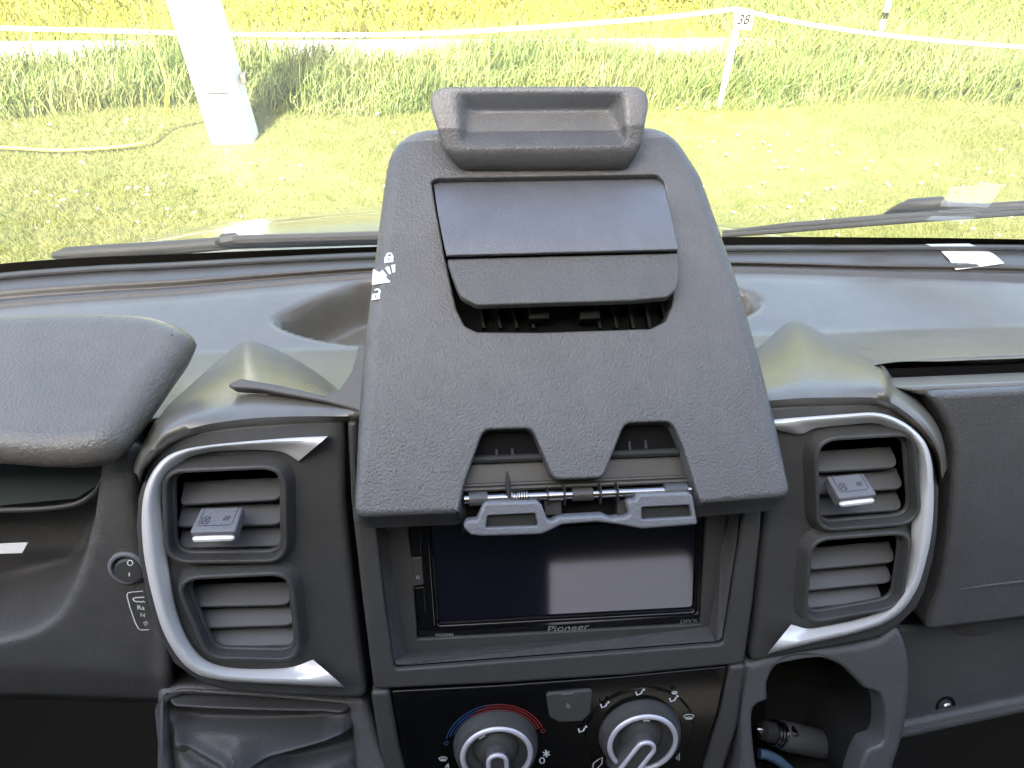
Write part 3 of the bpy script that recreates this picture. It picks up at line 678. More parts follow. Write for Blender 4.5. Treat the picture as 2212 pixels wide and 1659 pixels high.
def knob(cxp, ctop, rw, barang, label):
    s = .0; pc = CON.uv(cxp, ctop, .0); R = rw
    k = empty  # (keeps naming plain)
    V, Fs = lathe(CON, pc[0], pc[1], [(R*1.20, .003), (R*1.19, .006), (R*1.12, .0110), (R*1.01, .0125), (R*.995, .012), (R*.90, .0115), (R*.86, .008), (R*.66, .0072), (R*.50, .0105), (R*.30, .0128), (0.0004, .0132)], 64)
    o = mesh('knob', V, Fs, 'satin', cp, angle=40); tag(o, label)
    rows = [[CON.at(pc[0]+(R*.945+.0017*math.cos(b))*math.cos(a), pc[1]+(R*.945+.0017*math.cos(b))*math.sin(a), .0124+.0017*math.sin(b)) for a in np.linspace(0, 2*math.pi, 64, endpoint=False)] for b in np.linspace(0, 2*math.pi, 9)]
    mesh('knob_ring', *loft(rows, True), 'ring', o, angle=180)
    # grip: a rounded bar across the knob, edged by a pale loop
    ca, sa = math.cos(barang), math.sin(barang); w_ = R*.30; Lg = R*.55
    def tr(x, y): return (pc[0]+ca*x-sa*y, pc[1]+sa*x+ca*y)
    stad = [tr(R*.02+w_*math.cos(t), w_*math.sin(t)) for t in np.linspace(-math.pi/2, math.pi/2, 14)]+[tr(-R*1.0+w_*math.cos(t), w_*math.sin(t)) for t in np.linspace(math.pi/2, 3*math.pi/2, 14)]
    moulded('grip', 'satin', CON, stad, r=.002, depth=.012, h=.0175, parent=o, flare=.003)
    st = np.array(stad); st = inset(st if area(st) > 0 else st[::-1], .0012)
    P3 = [CON.at(*p, .0176) for p in st]; V2, F2 = tube(P3+[P3[0]], .0015, 8, False)
    mesh('grip_loop', V2, F2, 'ring', o, angle=180)
    mesh('grip_mark', *stroke(CON, [(pc[0]+R*.8*math.cos(t), pc[1]+R*.8*math.sin(t)) for t in np.linspace(barang+.35, barang+.6, 4)], .0012, .0122), 'white', o)
    prt = []
    for a0 in (1.2, 1.9, 2.6, .5): prt.append(stroke(CON, [(pc[0]+R*1.10*math.cos(t), pc[1]+R*1.10*math.sin(t)) for t in np.linspace(a0, a0+.22, 6)], .0006, .0155))
    return pc
KR = .0222
kl = knob(1070, 1599, KR, math.radians(92), 'left temperature knob with a pale ring')
kr = knob(1378, 1573, KR, math.radians(58), 'right airflow knob with a pale ring')
rows = [[CON.at(kr[0]+r_*math.cos(a), kr[1]+r_*math.sin(a), h_) for a in np.linspace(0, 2*math.pi, 64, endpoint=False)] for r_, h_ in ((.0275, .0045), (.0345, .0045), (.0355, .0036), (.0355, .002))]
mesh('dial_disc', *loft(rows, True), 'gloss', cp, angle=40)
def darc(r_, a0, a1, c, n=24): return [(c[0]+r_*math.cos(math.radians(a)), c[1]+r_*math.sin(math.radians(a))) for a in np.linspace(a0, a1, n)]
mesh('cold_scale', *merge([stroke(CON, darc(KR*1.42-.0018*k, 166-4*k, 84+k*12, kl), .0008, .0036) for k in range(3)]+[stroke(CON, darc(.0013, 0, 330, (kl[0]+KR*1.40*math.cos(math.radians(172)), kl[1]+KR*1.40*math.sin(math.radians(172))), 12), .0008, .0036)]), 'blue', cp)
mesh('warm_scale', *merge([stroke(CON, darc(KR*1.44-.0018*k-.0006, 100+12*k, 20, kl), .0009, .00375) for k in range(3)]+[stroke(CON, darc(.0013, 0, 330, (kl[0]+KR*1.40*math.cos(math.radians(15)), kl[1]+KR*1.40*math.sin(math.radians(15))), 12), .0008, .00375)]), 'red', cp)
def man(px_, py_, s, arrows):
    q = [pstroke(CON, [(px_-s*.5, py_+s*.0), (px_-s*.35, py_+s*.45), (px_+s*.15, py_+s*.25), (px_+s*.3, py_-s*.1)], .0011, .0052), pstroke(CON, arc(px_+s*.5, py_-s*.25, 1.6, 0, 330, 8), .0008, .0052)]
    return merge(q)
prt = []
for px_, py_ in ((1258, 1574), (1306, 1521), (1382, 1494), (1455, 1508)): mesh('airflow_symbol', *man(px_, py_, 17, 1), 'white', cp)
def demist(px_, py_, s):
    q = [pstroke(CON, [(px_-s, py_-s*.25), (px_-s*.5, py_-s*.5), (px_+s*.5, py_-s*.5), (px_+s, py_-s*.25), (px_+s*.65, py_+s*.3), (px_-s*.65, py_+s*.3)], .0006, .0052, True)]
    for k in (-1, 0, 1): q.append(pstroke(CON, [(px_+k*s*.4, py_+s*.5), (px_+k*s*.4+1.5, py_+s*.15), (px_+k*s*.4-1.5, py_-s*.1)], .0006, .0053))
    return merge(q)
mesh('demist_symbol', *demist(1488, 1549, 11), 'white', cp); mesh('demist_symbol', *demist(1457, 1497, 6), 'white', cp)
for q in [pstroke(CON, [(1282, 1649), (1291, 1642), (1301, 1636), (1300, 1650), (1290, 1660), (1280, 1662)], .0007, .0052, True), pstroke(CON, [(1461, 1638), (1467, 1626), (1467, 1643)], .0007, .0052, True)]: mesh('recirculation_symbol', *q, 'white', cp)
mesh('demist_symbol', *demist(957, 1640, 9), 'white', cp); prt = []
for k in range(3): prt.append(pstroke(CON, [(1180+8*math.cos(k*math.pi/3+.4), 1628+8*math.sin(k*math.pi/3+.4)), (1180-8*math.cos(k*math.pi/3+.4), 1628-8*math.sin(k*math.pi/3+.4))], .0011, .0036+.0001*k))
mesh('fan_zero', *pstroke(CON, arc(1171, 1643, 5, 0, 360, 16, 6), .0009, .0036, False), 'white', cp)
mesh('fan_symbol', *merge(prt), 'white', cp)
text('4', CON, 966, 1656, .0062, 'white', cp, h=.0036, name='fan_number')
b = moulded('cooling_button', 'satin', CON, fillet(CON.loop([(1177, 1487), (1277, 1478), (1272, 1528), (1255, 1545), (1205, 1548), (1184, 1536)]), .003), r=.001, depth=.004, h=.0052, parent=cp)
mesh('snowflake', *merge([pstroke(CON, [(1227+6.5*math.cos(k*math.pi/3+.2), 1525+6.5*math.sin(k*math.pi/3+.2)), (1227-6.5*math.cos(k*math.pi/3+.2), 1525-6.5*math.sin(k*math.pi/3+.2))], .0006, .0056+.0001*k) for k in range(3)]+[pstroke(CON, [(1212, 1500), (1240, 1498)], .0008, .0056)]), 'dim', cp)

# ================================================================== SWITCH AND PRINTED LABEL on the left cheek
CH = Frame(CON.px(290, 1230, -.0128), CON.U, CON.V)
sw = empty('rocker_switch', CH.px(276, 1226), 'small round black rocker switch marked O and I', 'switch')
c = CH.uv(282, 1228); mesh('switch_ring', *lathe(CH, c[0]-.001, c[1]+.0015, [(.0103, 0), (.0103, .0022), (.0094, .003), (.0082, .003), (.0078, .001)], 40), 'grey', sw)
mesh('rocker', *lathe(CH, c[0], c[1], [(.0078, -.001), (.0078, .0025), (.007, .0035), (.0003, .0037)], 40), 'satin', sw)
mesh('switch_marks', *merge([pstroke(CH, arc(281, 1216, 5.6, 0, 360, 20), .0006, .0042, True), pstroke(CH, [(279.5, 1237), (279, 1245)], .0007, .0042)]), 'white', sw)
prt = [pstroke(CH, [(309, 1277), (284, 1279), (276, 1281), (274, 1287), (280, 1310), (292, 1345), (299, 1358), (305, 1361), (322, 1360)], .0006, .0010),
       pstroke(CH, [(312, 1290), (292, 1291), (287, 1294), (290, 1298), (295, 1300), (300, 1299), (304, 1301), (309, 1299), (313, 1301)], .0008, .0010)]
mesh('printed_frame', *merge(prt), 'white', dash)
text('Ra', CH, 304, 1313, .0042, 'white', dash, h=.001, rot=-.12, name='printed_letters', bold=.00003); text('N', CH, 308, 1329, .0036, 'white', dash, h=.001, rot=-.1, name='printed_letters')
text('EL', CH, 315, 1347, .0032, 'white', dash, h=.001, rot=-1.3, name='printed_letters')

# ================================================================== GLOVEBOX SIDE
GB = Frame(CON.px(2120, 1100, -.012), XA, (0, .42, .907))
gbo = [(2001, 851), (2100, 846), (2650, 818), (2650, 1310), (2212, 1337), (1999, 1364), (2033, 1256), (2050, 1155), (2059, 1035), (2064, 985), (2053, 935), (2031, 889)]
moulded('glovebox_lid', 'grain', GB, fillet(GB.loop(gbo), [.014]+[.006]*11, 5), r=.0035, depth=.02, parent=dash)
mesh('glovebox_back', *slab([CON.px(x, y, -.040) for x, y in ((1900, 800), (2700, 770), (2700, 1400), (1900, 1400))], -CON.N*.003), 'pit', dash)
mesh('lid_crease', *tube([GB.px(x, y, .0002) for x, y in ((2075, 1273), (2140, 1264), (2212, 1256), (2500, 1222))], [.0003, .0009, .0011, .0011], 6), 'grain_soft', dash)
# slot under the shelf edge and glossy strip below it
mesh('shelf_lip', *tube(spline([at_z(x, y, -.3365) for x, y in ((1850, 789), (1900, 786), (2050, 778), (2212, 770), (2700, 750))], 40), .0022, 8), 'dash', dash)
mesh('gloss_strip', *slab([CON.px(x, y, -.022) for x, y in ((1925, 829), (2650, 797), (2650, 812), (1935, 842))], -CON.N*.01), 'gloss', dash, bevel=.0015)
mesh('strip_shelf', *slab([CON.px(x, y, -.014) for x, y in ((1930, 838), (2650, 808), (2650, 826), (1990, 856))], -CON.N*.02), 'dash', dash, bevel=.003)
# lower part of the dash on the passenger side
LO = Frame(CON.px(2100, 1450, -.030), XA, (0, .60, .80))
moulded('lower_dash_panel', 'satin', LO, LO.loop([(1900, 1360), (2650, 1290), (2650, 1480), (2212, 1508), (1940, 1572), (1900, 1580)]), r=.004, depth=.01, parent=dash)
LG = Frame(CON.px(2080, 1560, -.015), XA, (0, .80, .60))
moulded('lower_ledge', 'grain_soft', LG, LG.loop([(1930, 1562), (2212, 1503), (2650, 1420), (2650, 1455), (2212, 1543), (1930, 1604)]), r=.004, depth=.03, parent=dash)
c = LO.uv(2042, 1524); mesh('screw_well', *lathe(LO, c[0], c[1], [(.0075, .0004), (.0062, .0012), (.0052, .0004), (.005, -.004), (.0002, -.004)], 24), 'pit', dash)
c = LO.uv(2045, 1527); mesh('screw', *lathe(LO, c[0], c[1], [(.0036, -.002), (.0035, .0008), (.0026, .0018), (.0014, .0018), (.0012, .0009), (.0002, .0009)], 16), 'steel', dash)

# ================================================================== CUP HOLDER
CU = Frame(CON.px(1790, 1520, .006), XA, (0, .62, .785))
cho = [(1607, 1440), (1625, 1432), (1720, 1408), (1823, 1398), (1899, 1382), (1925, 1362), (1939, 1357), (1952, 1372), (1962, 1402), (1968, 1435), (1969, 1490), (1962, 1555), (1950, 1610), (1932, 1665), (1900, 1790), (1600, 1820), (1602, 1660), (1604, 1540)]
chh = [(1659, 1512), (1658, 1494), (1660, 1472), (1675, 1443), (1707, 1423), (1759, 1420), (1815, 1438), (1851, 1470), (1868, 1488), (1897, 1498), (1911, 1528), (1914, 1575), (1908, 1605), (1897, 1613), (1879, 1620), (1866, 1642), (1850, 1690), (1835, 1750), (1660, 1760), (1643, 1700), (1634, 1655), (1628, 1600), (1625, 1555), (1631, 1528), (1644, 1520)]
cu = empty('cup_holder', CU.px(1780, 1540), 'dark plastic cup holder with a wide open well at lower right', 'cup holder')
moulded('holder_body', 'grain', CU, spline(CU.loop(cho), 120, True), [spline(CU.loop(chh), 140, True)], r=.005, hr=.0028, depth=.05, hdepth=.020, parent=cu, K=5)
hl = np.array(spline(CU.loop(chh), 140, True)); hl = hl if area(hl) > 0 else hl[::-1]
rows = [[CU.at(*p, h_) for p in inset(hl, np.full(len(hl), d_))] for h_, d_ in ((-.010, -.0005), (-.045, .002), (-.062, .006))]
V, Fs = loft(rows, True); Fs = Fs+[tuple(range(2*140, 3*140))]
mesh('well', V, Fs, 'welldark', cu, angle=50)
# charger lying in the well
def inw(x, y, h): return CU.px(x, y, h)
a, b = inw(1640, 1576, -.034), inw(1790, 1612, -.046); ax = b-a
cg = empty('car_charger', (a+b)/2, 'black twelve volt charger plug lying in the cup holder', 'charger')
mesh('plug_body', *tube([a+ax*s for s in (.30, .33, .45, .9, .97, 1.0)], [.0090, .0098, .0102, .0100, .0090, .006], 24), 'satin', cg)
mesh('plug_nose', *tube([a+ax*s for s in (.02, .05, .12, .2)], [.003, .0062, .0070, .0072], 20), 'dull', cg)
mesh('plug_ring', *merge([tube([a+ax*(s-.012), a+ax*(s+.012)], .0088, 24) for s in (.19, .235, .28)]), 'steel', cg)
mesh('plug_tip', *tube([a-ax*.04, a-ax*.02, a+ax*.0, a+ax*.04], [.001, .0022, .0027, .0028], 14), 'steel', cg)
pc = inw(1719, 1585, -.030); mesh('contact_pin', *tube([pc-CU.N*.006, pc, pc+CU.N*.0015, pc+CU.N*.0022], [.0022, .0022, .0016, .0004], 12), 'steel', cg)
mesh('cable_stub', *tube([b-ax*.02, b+ax*.10, b+ax*.22], [.006, .005, .0045], 12), 'grey', cg)
bp = [inw(1640, 1628, -.036), inw(1660, 1632, -.036), inw(1690, 1650, -.036), inw(1720, 1690, -.036), inw(1700, 1740, -.036)]
tag(mesh('blue_loop', *tube(spline(bp, 30), [.0035]*30, 10), 'bluegadget'), 'curved blue plastic piece at the bottom of the cup holder', 'plastic piece')

# ================================================================== GEAR GAITER, FOOTWELL
GA = Frame(CON.px(540, 1590, -.004), XA, (0, .75, .66))
ga = empty('gear_gaiter', GA.px(540, 1600), 'creased black leatherette gear lever gaiter below the left vents', 'gear gaiter')
moulded('gaiter_frame', 'grain', GA, fillet(GA.loop([(338, 1486), (400, 1478), (600, 1492), (790, 1508), (830, 1640), (860, 1800), (345, 1830), (336, 1660)]), .006), [fillet(GA.loop([(352, 1526), (392, 1504), (600, 1512), (752, 1528), (765, 1640), (780, 1780), (385, 1810), (365, 1660)]), .006)], r=.004, hr=.005, depth=.04, hdepth=.014, parent=ga)
FOLDS = [(0, .05, 1, .06, .010, .05), (.05, .19, .8, .17, -.012, .06), (0, .18, .10, .30, .006, .03), (.10, .30, .38, .46, .007, .035), (.45, .36, .95, .19, .014, .045), (.45, .36, .60, .56, .012, .045), (.62, .42, .95, .36, -.008, .07), (.12, .42, .40, .58, -.008, .07), (.60, .56, .8, .8, .01, .06), (.38, .46, .42, .8, .008, .06)]
n1, n2 = 120, 110; rows = []
A0 = [np.array(GA.uv(x, y)) for x, y in ((347, 1500), (772, 1514), (800, 1800), (360, 1820))]
for j in range(n2):
    t = j/(n2-1); rr = []
    for i in range(n1):
        s = i/(n1-1); p = (A0[0]*(1-s)+A0[1]*s)*(1-t)+(A0[3]*(1-s)+A0[2]*s)*t
        hgt = .022*math.sin(math.pi*min(max(s, 0), 1))*t**.8
        for (x0, y0, x1, y1, amp, wd) in FOLDS:
            ex, ey = x1-x0, y1-y0; q = min(1, max(0, ((s-x0)*ex+(t-y0)*ey)/(ex*ex+ey*ey))); dx, dy = s-x0-q*ex, t-y0-q*ey
            dd = math.hypot(dx, dy); below = (-ey*dx+ex*dy) > 0; hgt += amp*math.exp(-(dd/(wd*(.75 if below else 1.25)))**2)
        edge = min(s, 1-s, t*1.2)/.08
        rr.append(GA.at(p[0], p[1], -.009+.007*min(1, max(0, edge*.5))+hgt*min(1, max(0, edge))))
    rows.append(rr)
V, Fs = loft(rows); mesh('gaiter_cloth', V, [f[::-1] for f in Fs], 'leather', ga, angle=180)

# ================================================================== DOCUMENT HOLDER (raised lid)
dh = empty('document_holder', LID.px(1230, 1100, -.01), 'raised grey plastic document holder lid with a clip and a spring flap', 'document holder')
lo = [((842, 268), .009, .030), ((1170, 261), .009, 0), ((1452, 263), .009, .026), ((1522, 372), .009, .03), ((1558, 474), .009, .03), ((1597, 584), .009, .03), ((1648, 759), .009, .03), ((1692, 935), .009, .03), ((1711, 1074), .0035, .006), ((1516, 1089), .003, .0015),
      ((1511, 1078), .0012, .002), ((1476, 966), .0012, .006), ((1452, 910), .0012, .007), ((1350, 914), .0012, .006), ((1303, 1032), .0012, .006), ((1196, 1036), .0012, .006), ((1150, 925), .0012, .006), ((1044, 928), .0012, .006), ((1002, 1047), .0012, .004), ((990, 1105), .0012, .0012),
      ((986, 1109), .003, .0015), ((764, 1119), .0035, .006), ((770, 915), .008, .03), ((784, 734), .008, .03), ((799, 614), .008, .03), ((814, 494), .008, .03)]
pl = [LID.uv(*q[0]) for q in lo]; P2, R2 = [], []
for i in range(len(pl)):
    f3 = fillet([pl[i-1], pl[i], pl[(i+1) % len(pl)]], [0, lo[i][2], 0], 7)[1:-1]
    P2 += f3; R2 += [lo[i][1]]*len(f3)
WIN = [(931, 391), (946, 385), (1420, 377), (1434, 391), (1462, 545), (1452, 660), (1438, 694), (1405, 710), (1165, 718), (1030, 717), (1004, 704), (986, 668), (962, 560)]
bot = min(p[1] for p in P2)
moulded('lid_panel', 'grain', LID, P2, [fillet(LID.loop(WIN), .004)], r=R2, hr=.0010, depth=.016, hdepth=.018, parent=dh, K=6, back=False, mx=.004, flare=lambda p: .006*max(0, 1-(p[1]-bot)/.012))
inn = inset(np.array(P2[::-1] if area(P2) < 0 else P2), .004)
# inside of the lid: side walls and underside ribs
ub = [LID.uv(x, y) for x, y in ((890, 330), (1440, 330), (1600, 900), (1600, 990), (850, 990), (840, 900))]
mesh('lid_underside', [LID.at(*p, -.030) for p in ub]+[LID.at(*p, -.013) for p in inset(np.array(ub)[::-1], -.006)[::-1]], [tuple(range(6))]+[(i, (i+1) % 6, (i+1) % 6+6, i+6) for i in range(6)], 'dull', dh)
# dark pocket behind the flap
wl = np.array(fillet(LID.loop(WIN), .004)); wl = wl if area(wl) > 0 else wl[::-1]
V = [LID.at(*p, -.0175) for p in inset(wl, -.001)]; mesh('pocket_floor', V, [tuple(range(len(V)))], 'pit', dh)
for k in range(12):
    x0 = 1042+k*36
    if 1165 < x0 < 1270: continue
    q = [LID.px(x0, 708, -.012), LID.px(x0+6, 708, -.012), LID.px(x0-4, 655, -.012), LID.px(x0-10, 655, -.012)]
    mesh('rib', *slab(q, -LID.N*.005), 'seal', dh)
for x0 in (1142, 1252): mesh('stop_tab', *slab([LID.px(x0, 690, -.004), LID.px(x0+46, 688, -.004), LID.px(x0+44, 668, -.004), LID.px(x0+2, 670, -.004)], -LID.N*.010), 'seal', dh, bevel=.001)
# spring flap: curved upper leaf and flat lower paddle
rows = []
for s in np.linspace(0, 1, 16):
    h_ = -.009+.019*math.sin(s*math.pi/2)**.9; l, r_ = np.array((936, 399))*(1-s)+np.array((965, 557))*s, np.array((1430, 391))*(1-s)+np.array((1463, 544))*s
    l[0] -= 2*math.sin(math.pi*s); rows.append([LID.px(*(l*(1-q)+r_*q), h_) for q in np.linspace(0, 1, 24)])
V, Fs = loft(rows); mesh('flap_leaf', V, Fs, 'leaf', dh, solid=.003, bevel=.0008)
FL = Frame(LID.px(965, 559, .0100), LID.px(1466, 546, .0100)-LID.px(965, 559, .0100), LID.px(965, 559, .010)-LID.px(1000, 659, .0125))
po = [(965, 559), (1466, 546), (1468, 600), (1461, 626), (1440, 642), (1365, 649), (1200, 654), (1030, 659), (996, 641), (984, 614)]
moulded('flap_paddle', 'grain_soft', FL, fillet(FL.loop(po), [.0016, .0016, .004, .004, .004, .004, .004, .006, .006, .004]), r=.0010, depth=.005, parent=dh, back=True)
# finger scoop handle on the far edge
def hloop(c, hb, ht, rad, n=6):
    """corner loop TL, TR, BR, BL with height going from ht (far) to hb (near)"""
    pts = fillet(c, rad, n); ys = [p[1] for p in c]; y0, y1 = min(ys), max(ys)
    return [LID.px(x, y, ht+(hb-ht)*np.clip((y-y0)/(y1-y0), 0, 1)) for x, y in pts]
loops = [hloop([(940, 262), (1392, 258), (1358, 369), (998, 370)], -.002, -.002, 30),
         hloop([(934, 240), (1396, 237), (1363, 365), (990, 367)], .003, .006, 34),
         hloop([(917, 203), (1408, 201), (1376, 346), (970, 350)], .009, .019, 36),
         hloop([(916, 189), (1408, 187), (1386, 326), (960, 331)], .0130, .0245, 36),
         hloop([(936, 187), (1388, 185), (1376, 317), (972, 322)], .0140, .0258, 28),
         hloop([(972, 196), (1358, 195), (1360, 315), (990, 320)], .0141, .0255, 22),
         hloop([(992, 207), (1342, 206), (1356, 312), (998, 317)], .0141, .0235, 18),
         hloop([(1010, 238), (1320, 236), (1346, 308), (1008, 313)], .0141, .0085, 14),
         hloop([(1030, 246), (1300, 244), (1326, 303), (1030, 307)], .0138, .0088, 10)]
V, Fs = loft(loops, True); n = len(loops[0]); Fs = Fs+[tuple(range((len(loops)-1)*n, len(loops)*n))]
mesh('handle', V, Fs, 'grain', dh, angle=180, sub=2)
# printed lock symbols and arrow at the left edge
def decal(name, pix, holes=()):
    L = LID.loop(pix, .0003); H = [LID.loop(q, .0003) for q in holes]
    moulded(name, 'white', LID, L, H, r=.0001, depth=.0006, h=.0003, parent=dh, K=1)
Z = lambda x, y: (778.6+x*.08, 530.9+y*.08)
decal('closed_padlock', [Z(640, 465), Z(655, 300), Z(680, 290), Z(692, 235), Z(720, 195), Z(770, 178), Z(820, 180), Z(860, 205), Z(872, 262), Z(895, 268), Z(885, 435)], [[Z(725, 285), Z(745, 245), Z(780, 222), Z(820, 225), Z(835, 250), Z(825, 270)], [Z(745, 410), Z(760, 360), Z(748, 335), Z(760, 318), Z(785, 318), Z(795, 338), Z(780, 358), Z(792, 400)]])
decal('open_padlock', [Z(300, 1470), Z(312, 1300), Z(480, 1278), Z(492, 1225), Z(470, 1190), Z(420, 1195), Z(385, 1215), Z(378, 1180), Z(430, 1150), Z(490, 1150), Z(535, 1185), Z(550, 1235), Z(535, 1275), Z(525, 1435)], [[Z(390, 1405), Z(402, 1370), Z(392, 1345), Z(405, 1328), Z(428, 1328), Z(438, 1345), Z(425, 1368), Z(432, 1400)]])
decal('arrow', [Z(305, 1060), Z(340, 635), Z(365, 632), Z(510, 715), Z(600, 650), Z(720, 800), Z(685, 845), Z(810, 960), Z(800, 985)])
decal('arrow_tail', [Z(665, 600), Z(715, 560), Z(775, 555), Z(832, 755), Z(775, 770)]); decal('arrow_tail', [Z(828, 520), Z(940, 495), Z(942, 715), Z(870, 728)])
# hinge well under the two notches
mesh('hinge_tray', *slab([LID.px(x, y, -.012) for x, y in ((1003, 1046), (1505, 1026), (1470, 975), (1025, 992))], -LID.N*.003), 'under', dh)
mesh('hinge_wall', *slab([LID.px(x, y, -.0105) for x, y in ((1015, 996), (1480, 977), (1470, 900), (1025, 915))], -LID.N*.003), 'pit', dh)
for (xa, ya, xb, yb, hh, m_, rr_) in ((1003, 1050, 1506, 1029, -.011, 'under', .0012), (1001, 1059, 1508, 1038, -.010, 'under', .0014), (1018, 994, 1478, 976, -.010, 'dull', .0022)):
    mesh('tray_rim', *tube([LID.px(xa, ya, hh), LID.px(xb, yb, hh)], rr_, 8), m_, dh)
for x, y in ((1074, 980), (1108, 978), (1361, 963), (1396, 961)): mesh('rib', *slab([LID.px(x-3, y+8, -.009), LID.px(x+3, y+8, -.009), LID.px(x+1, y-10, -.009), LID.px(x-4, y-10, -.009)], -LID.N*.003), 'dull', dh)
ra, rb = LID.px(1003, 1079, -.006), LID.px(1492, 1058, -.006); hx = rb-ra
mesh('hinge_rod', *tube([ra, ra+hx*.5, rb], .0024, 16), 'steel', dh)
mesh('hinge_bed', *slab([LID.px(x, y, -.016) for x, y in ((998, 1150), (1512, 1125), (1508, 1040), (1002, 1062))], -LID.N*.004), 'pit', dh)
for s0, s1, rr_, m_ in ((.02, .10, .0036, 'satin'), (.36, .362, .005, 'dull'), (.365, .43, .0030, 'steel'), (.432, .436, .0055, 'dull'), (.47, .56, .0034, 'under'), (.59, .594, .0055, 'dull'), (.665, .669, .0055, 'dull'), (.88, .98, .0040, 'satin')):
    mesh('hinge_barrel', *tube([ra+hx*s0, ra+hx*s1], rr_, 16), m_, dh, bevel=0)
sp = [ra+hx*(.205+.075*t/7/6.283)+.0031*(math.cos(t)*LID.N+math.sin(t)*LID.V) for t in np.linspace(0, 7*2*math.pi, 130)]
mesh('coil_spring', *tube(sp, .00055, 6), 'steel', dh)
mesh('spring_leg', *tube([ra+hx*.195+LID.N*.003, ra+hx*.19+LID.N*.004+LID.V*.006, ra+hx*.188+LID.N*.005+LID.V*.013], [.0009, .0016, .0005], 8), 'dull', dh)
for x in (1176, 1334): mesh('hinge_block', *slab([LID.px(x, 1080, -.007), LID.px(x+38, 1078, -.007), LID.px(x+38, 1112, -.007), LID.px(x, 1114, -.007)], -LID.N*.006), 'dull', dh, bevel=.0006)
# grey clip bracket below the rod
BF = Frame(LID.px(1250, 1100, .000), hx, np.array([0, .70, .71]))
bo = [(1001, 1139), (1008, 1126), (1031, 1124), (1043, 1093), (1050, 1086), (1161, 1083), (1171, 1092), (1183, 1124), (1193, 1127), (1208, 1118), (1304, 1113), (1322, 1121), (1352, 1117), (1362, 1112), (1355, 1088), (1362, 1081), (1373, 1081), (1381, 1068), (1486, 1064), (1497, 1071), (1508, 1134), (1388, 1143), (1330, 1133), (1289, 1128), (1214, 1134), (1194, 1144), (1169, 1155), (1043, 1159), (1017, 1156)]
bh1 = [(1053, 1114), (1157, 1109), (1163, 1137), (1049, 1141)]; bh2 = [(1386, 1096), (1490, 1091), (1497, 1117), (1387, 1123)]
moulded('clip_bracket', 'grey', BF, fillet(BF.loop(bo), .0015, 3), [fillet(BF.loop(bh1), .0008, 2), fillet(BF.loop(bh2), .0008, 2)], r=.0014, hr=.0008, depth=.009, parent=dh, back=True, mx=.004)
for q in (bh1, bh2):
    L = np.array(BF.loop(q)); mesh('clip_window', [BF.at(*p, -.0035) for p in inset(L if area(L) > 0 else L[::-1], -.001)], [(0, 1, 2, 3)], 'dull', dh)
# release lever sticking out at the left
_pm = [o for o in bpy.data.objects if o.name.startswith('vent_pod')][0].data
PB_ = BVHTree.FromPolygons([v.co.copy() for v in _pm.vertices], [tuple(p.vertices) for p in _pm.polygons])
def over_pod(x, y, lift):
    d = Vector(ray(x, y)); L_ = d.length; hit = PB_.ray_cast(Vector(EYE), d.normalized())
    dep = hit[3]/L_ if hit[0] is not None else .40
    return EYE+ray(x, y)*(dep-lift)
l0, l1 = over_pod(500, 835, .020), over_pod(735, 878, .004)
LV = Frame(l1, l1-l0, np.array([0, .9, .43]))
lv = [(491, 834), (497, 826), (520, 817), (610, 833), (700, 854), (735, 838), (760, 800), (775, 740), (800, 740), (800, 905), (768, 886), (700, 868), (560, 842), (500, 838)]
moulded('release_lever', 'satin', LV, fillet(LV.loop(lv), .0025, 3), r=.0012, depth=.0080, parent=dh, back=True)

# ================================================================== PAPER CARD at the right by the windscreen
ca = [at_z(1999, 528, -.3835), at_z(2094, 527, -.3835)]; cb = [at_z(2119, 537.5, -.3822), at_z(2027, 537, -.3822)]; cc = [at_z(2143, 547, -.3795), at_z(2035, 546, -.3795)]
mid = [on_dash(2155, 560, .0012), on_dash(2049, 563, .0012)]; en = [on_dash(2167, 573, .0018), on_dash(2063, 580, .0018)]
rows = [[ca[0], ca[1]], [cb[1], cb[0]], [cc[1], cc[0]], [mid[1], mid[0]], [en[1], en[0]]]
card = empty('paper_card', en[1], 'white printed paper card lying by the windscreen at right', 'paper card')
V, Fs = loft([spline(r_, 8) for r_ in rows]); mesh('card_sheet', V, Fs, 'paper', card, angle=180, solid=.0004)
CF = Frame((cc[0]+en[1])/2+np.array([0, 0, .003]), -XA*1.0+np.array([0, .02, 0]), en[1]-cc[1])
def cstroke(pix, wd): return pstroke(CF, pix, wd, .0004)
mesh('card_print', *merge([cstroke([(2112, 570), (2108, 562), (2105, 569), (2100, 561), (2096, 569)], .0007), cstroke([(2093, 566), (2080, 567), (2062, 567)], .0004), cstroke([(2090, 563), (2075, 563), (2062, 563)], .0004), cstroke([(2104, 556), (2080, 557), (2066, 558)], .0005), cstroke([(2078, 571), (2073, 569), (2068, 571)], .0012)]), 'dim', card)

# ================================================================== THE VAN ROUND THE CABIN
van = empty('camper_van', (0, -.3, 0), 'grey bonnet, windscreen and cab of the van around the dashboard', 'camper van')
# windscreen: follows the curved base, rakes back to the roof edge
base = spline([at_z(x, y, -.392) for x, y in zip(XS, BAND0)], 60)
bx = base[:, 0]; top = []
for p in base: top.append(np.array([p[0]*.80, -.14-.10*(p[0]/.95)**2, 1.9+.34]))
rows = [base*(1-s)+np.array(top)*s+np.array([0, .018*math.sin(math.pi*s), 0]) for s in np.linspace(0, 1, 20)]
mesh('windscreen', *loft(rows), 'glass', van, angle=180)
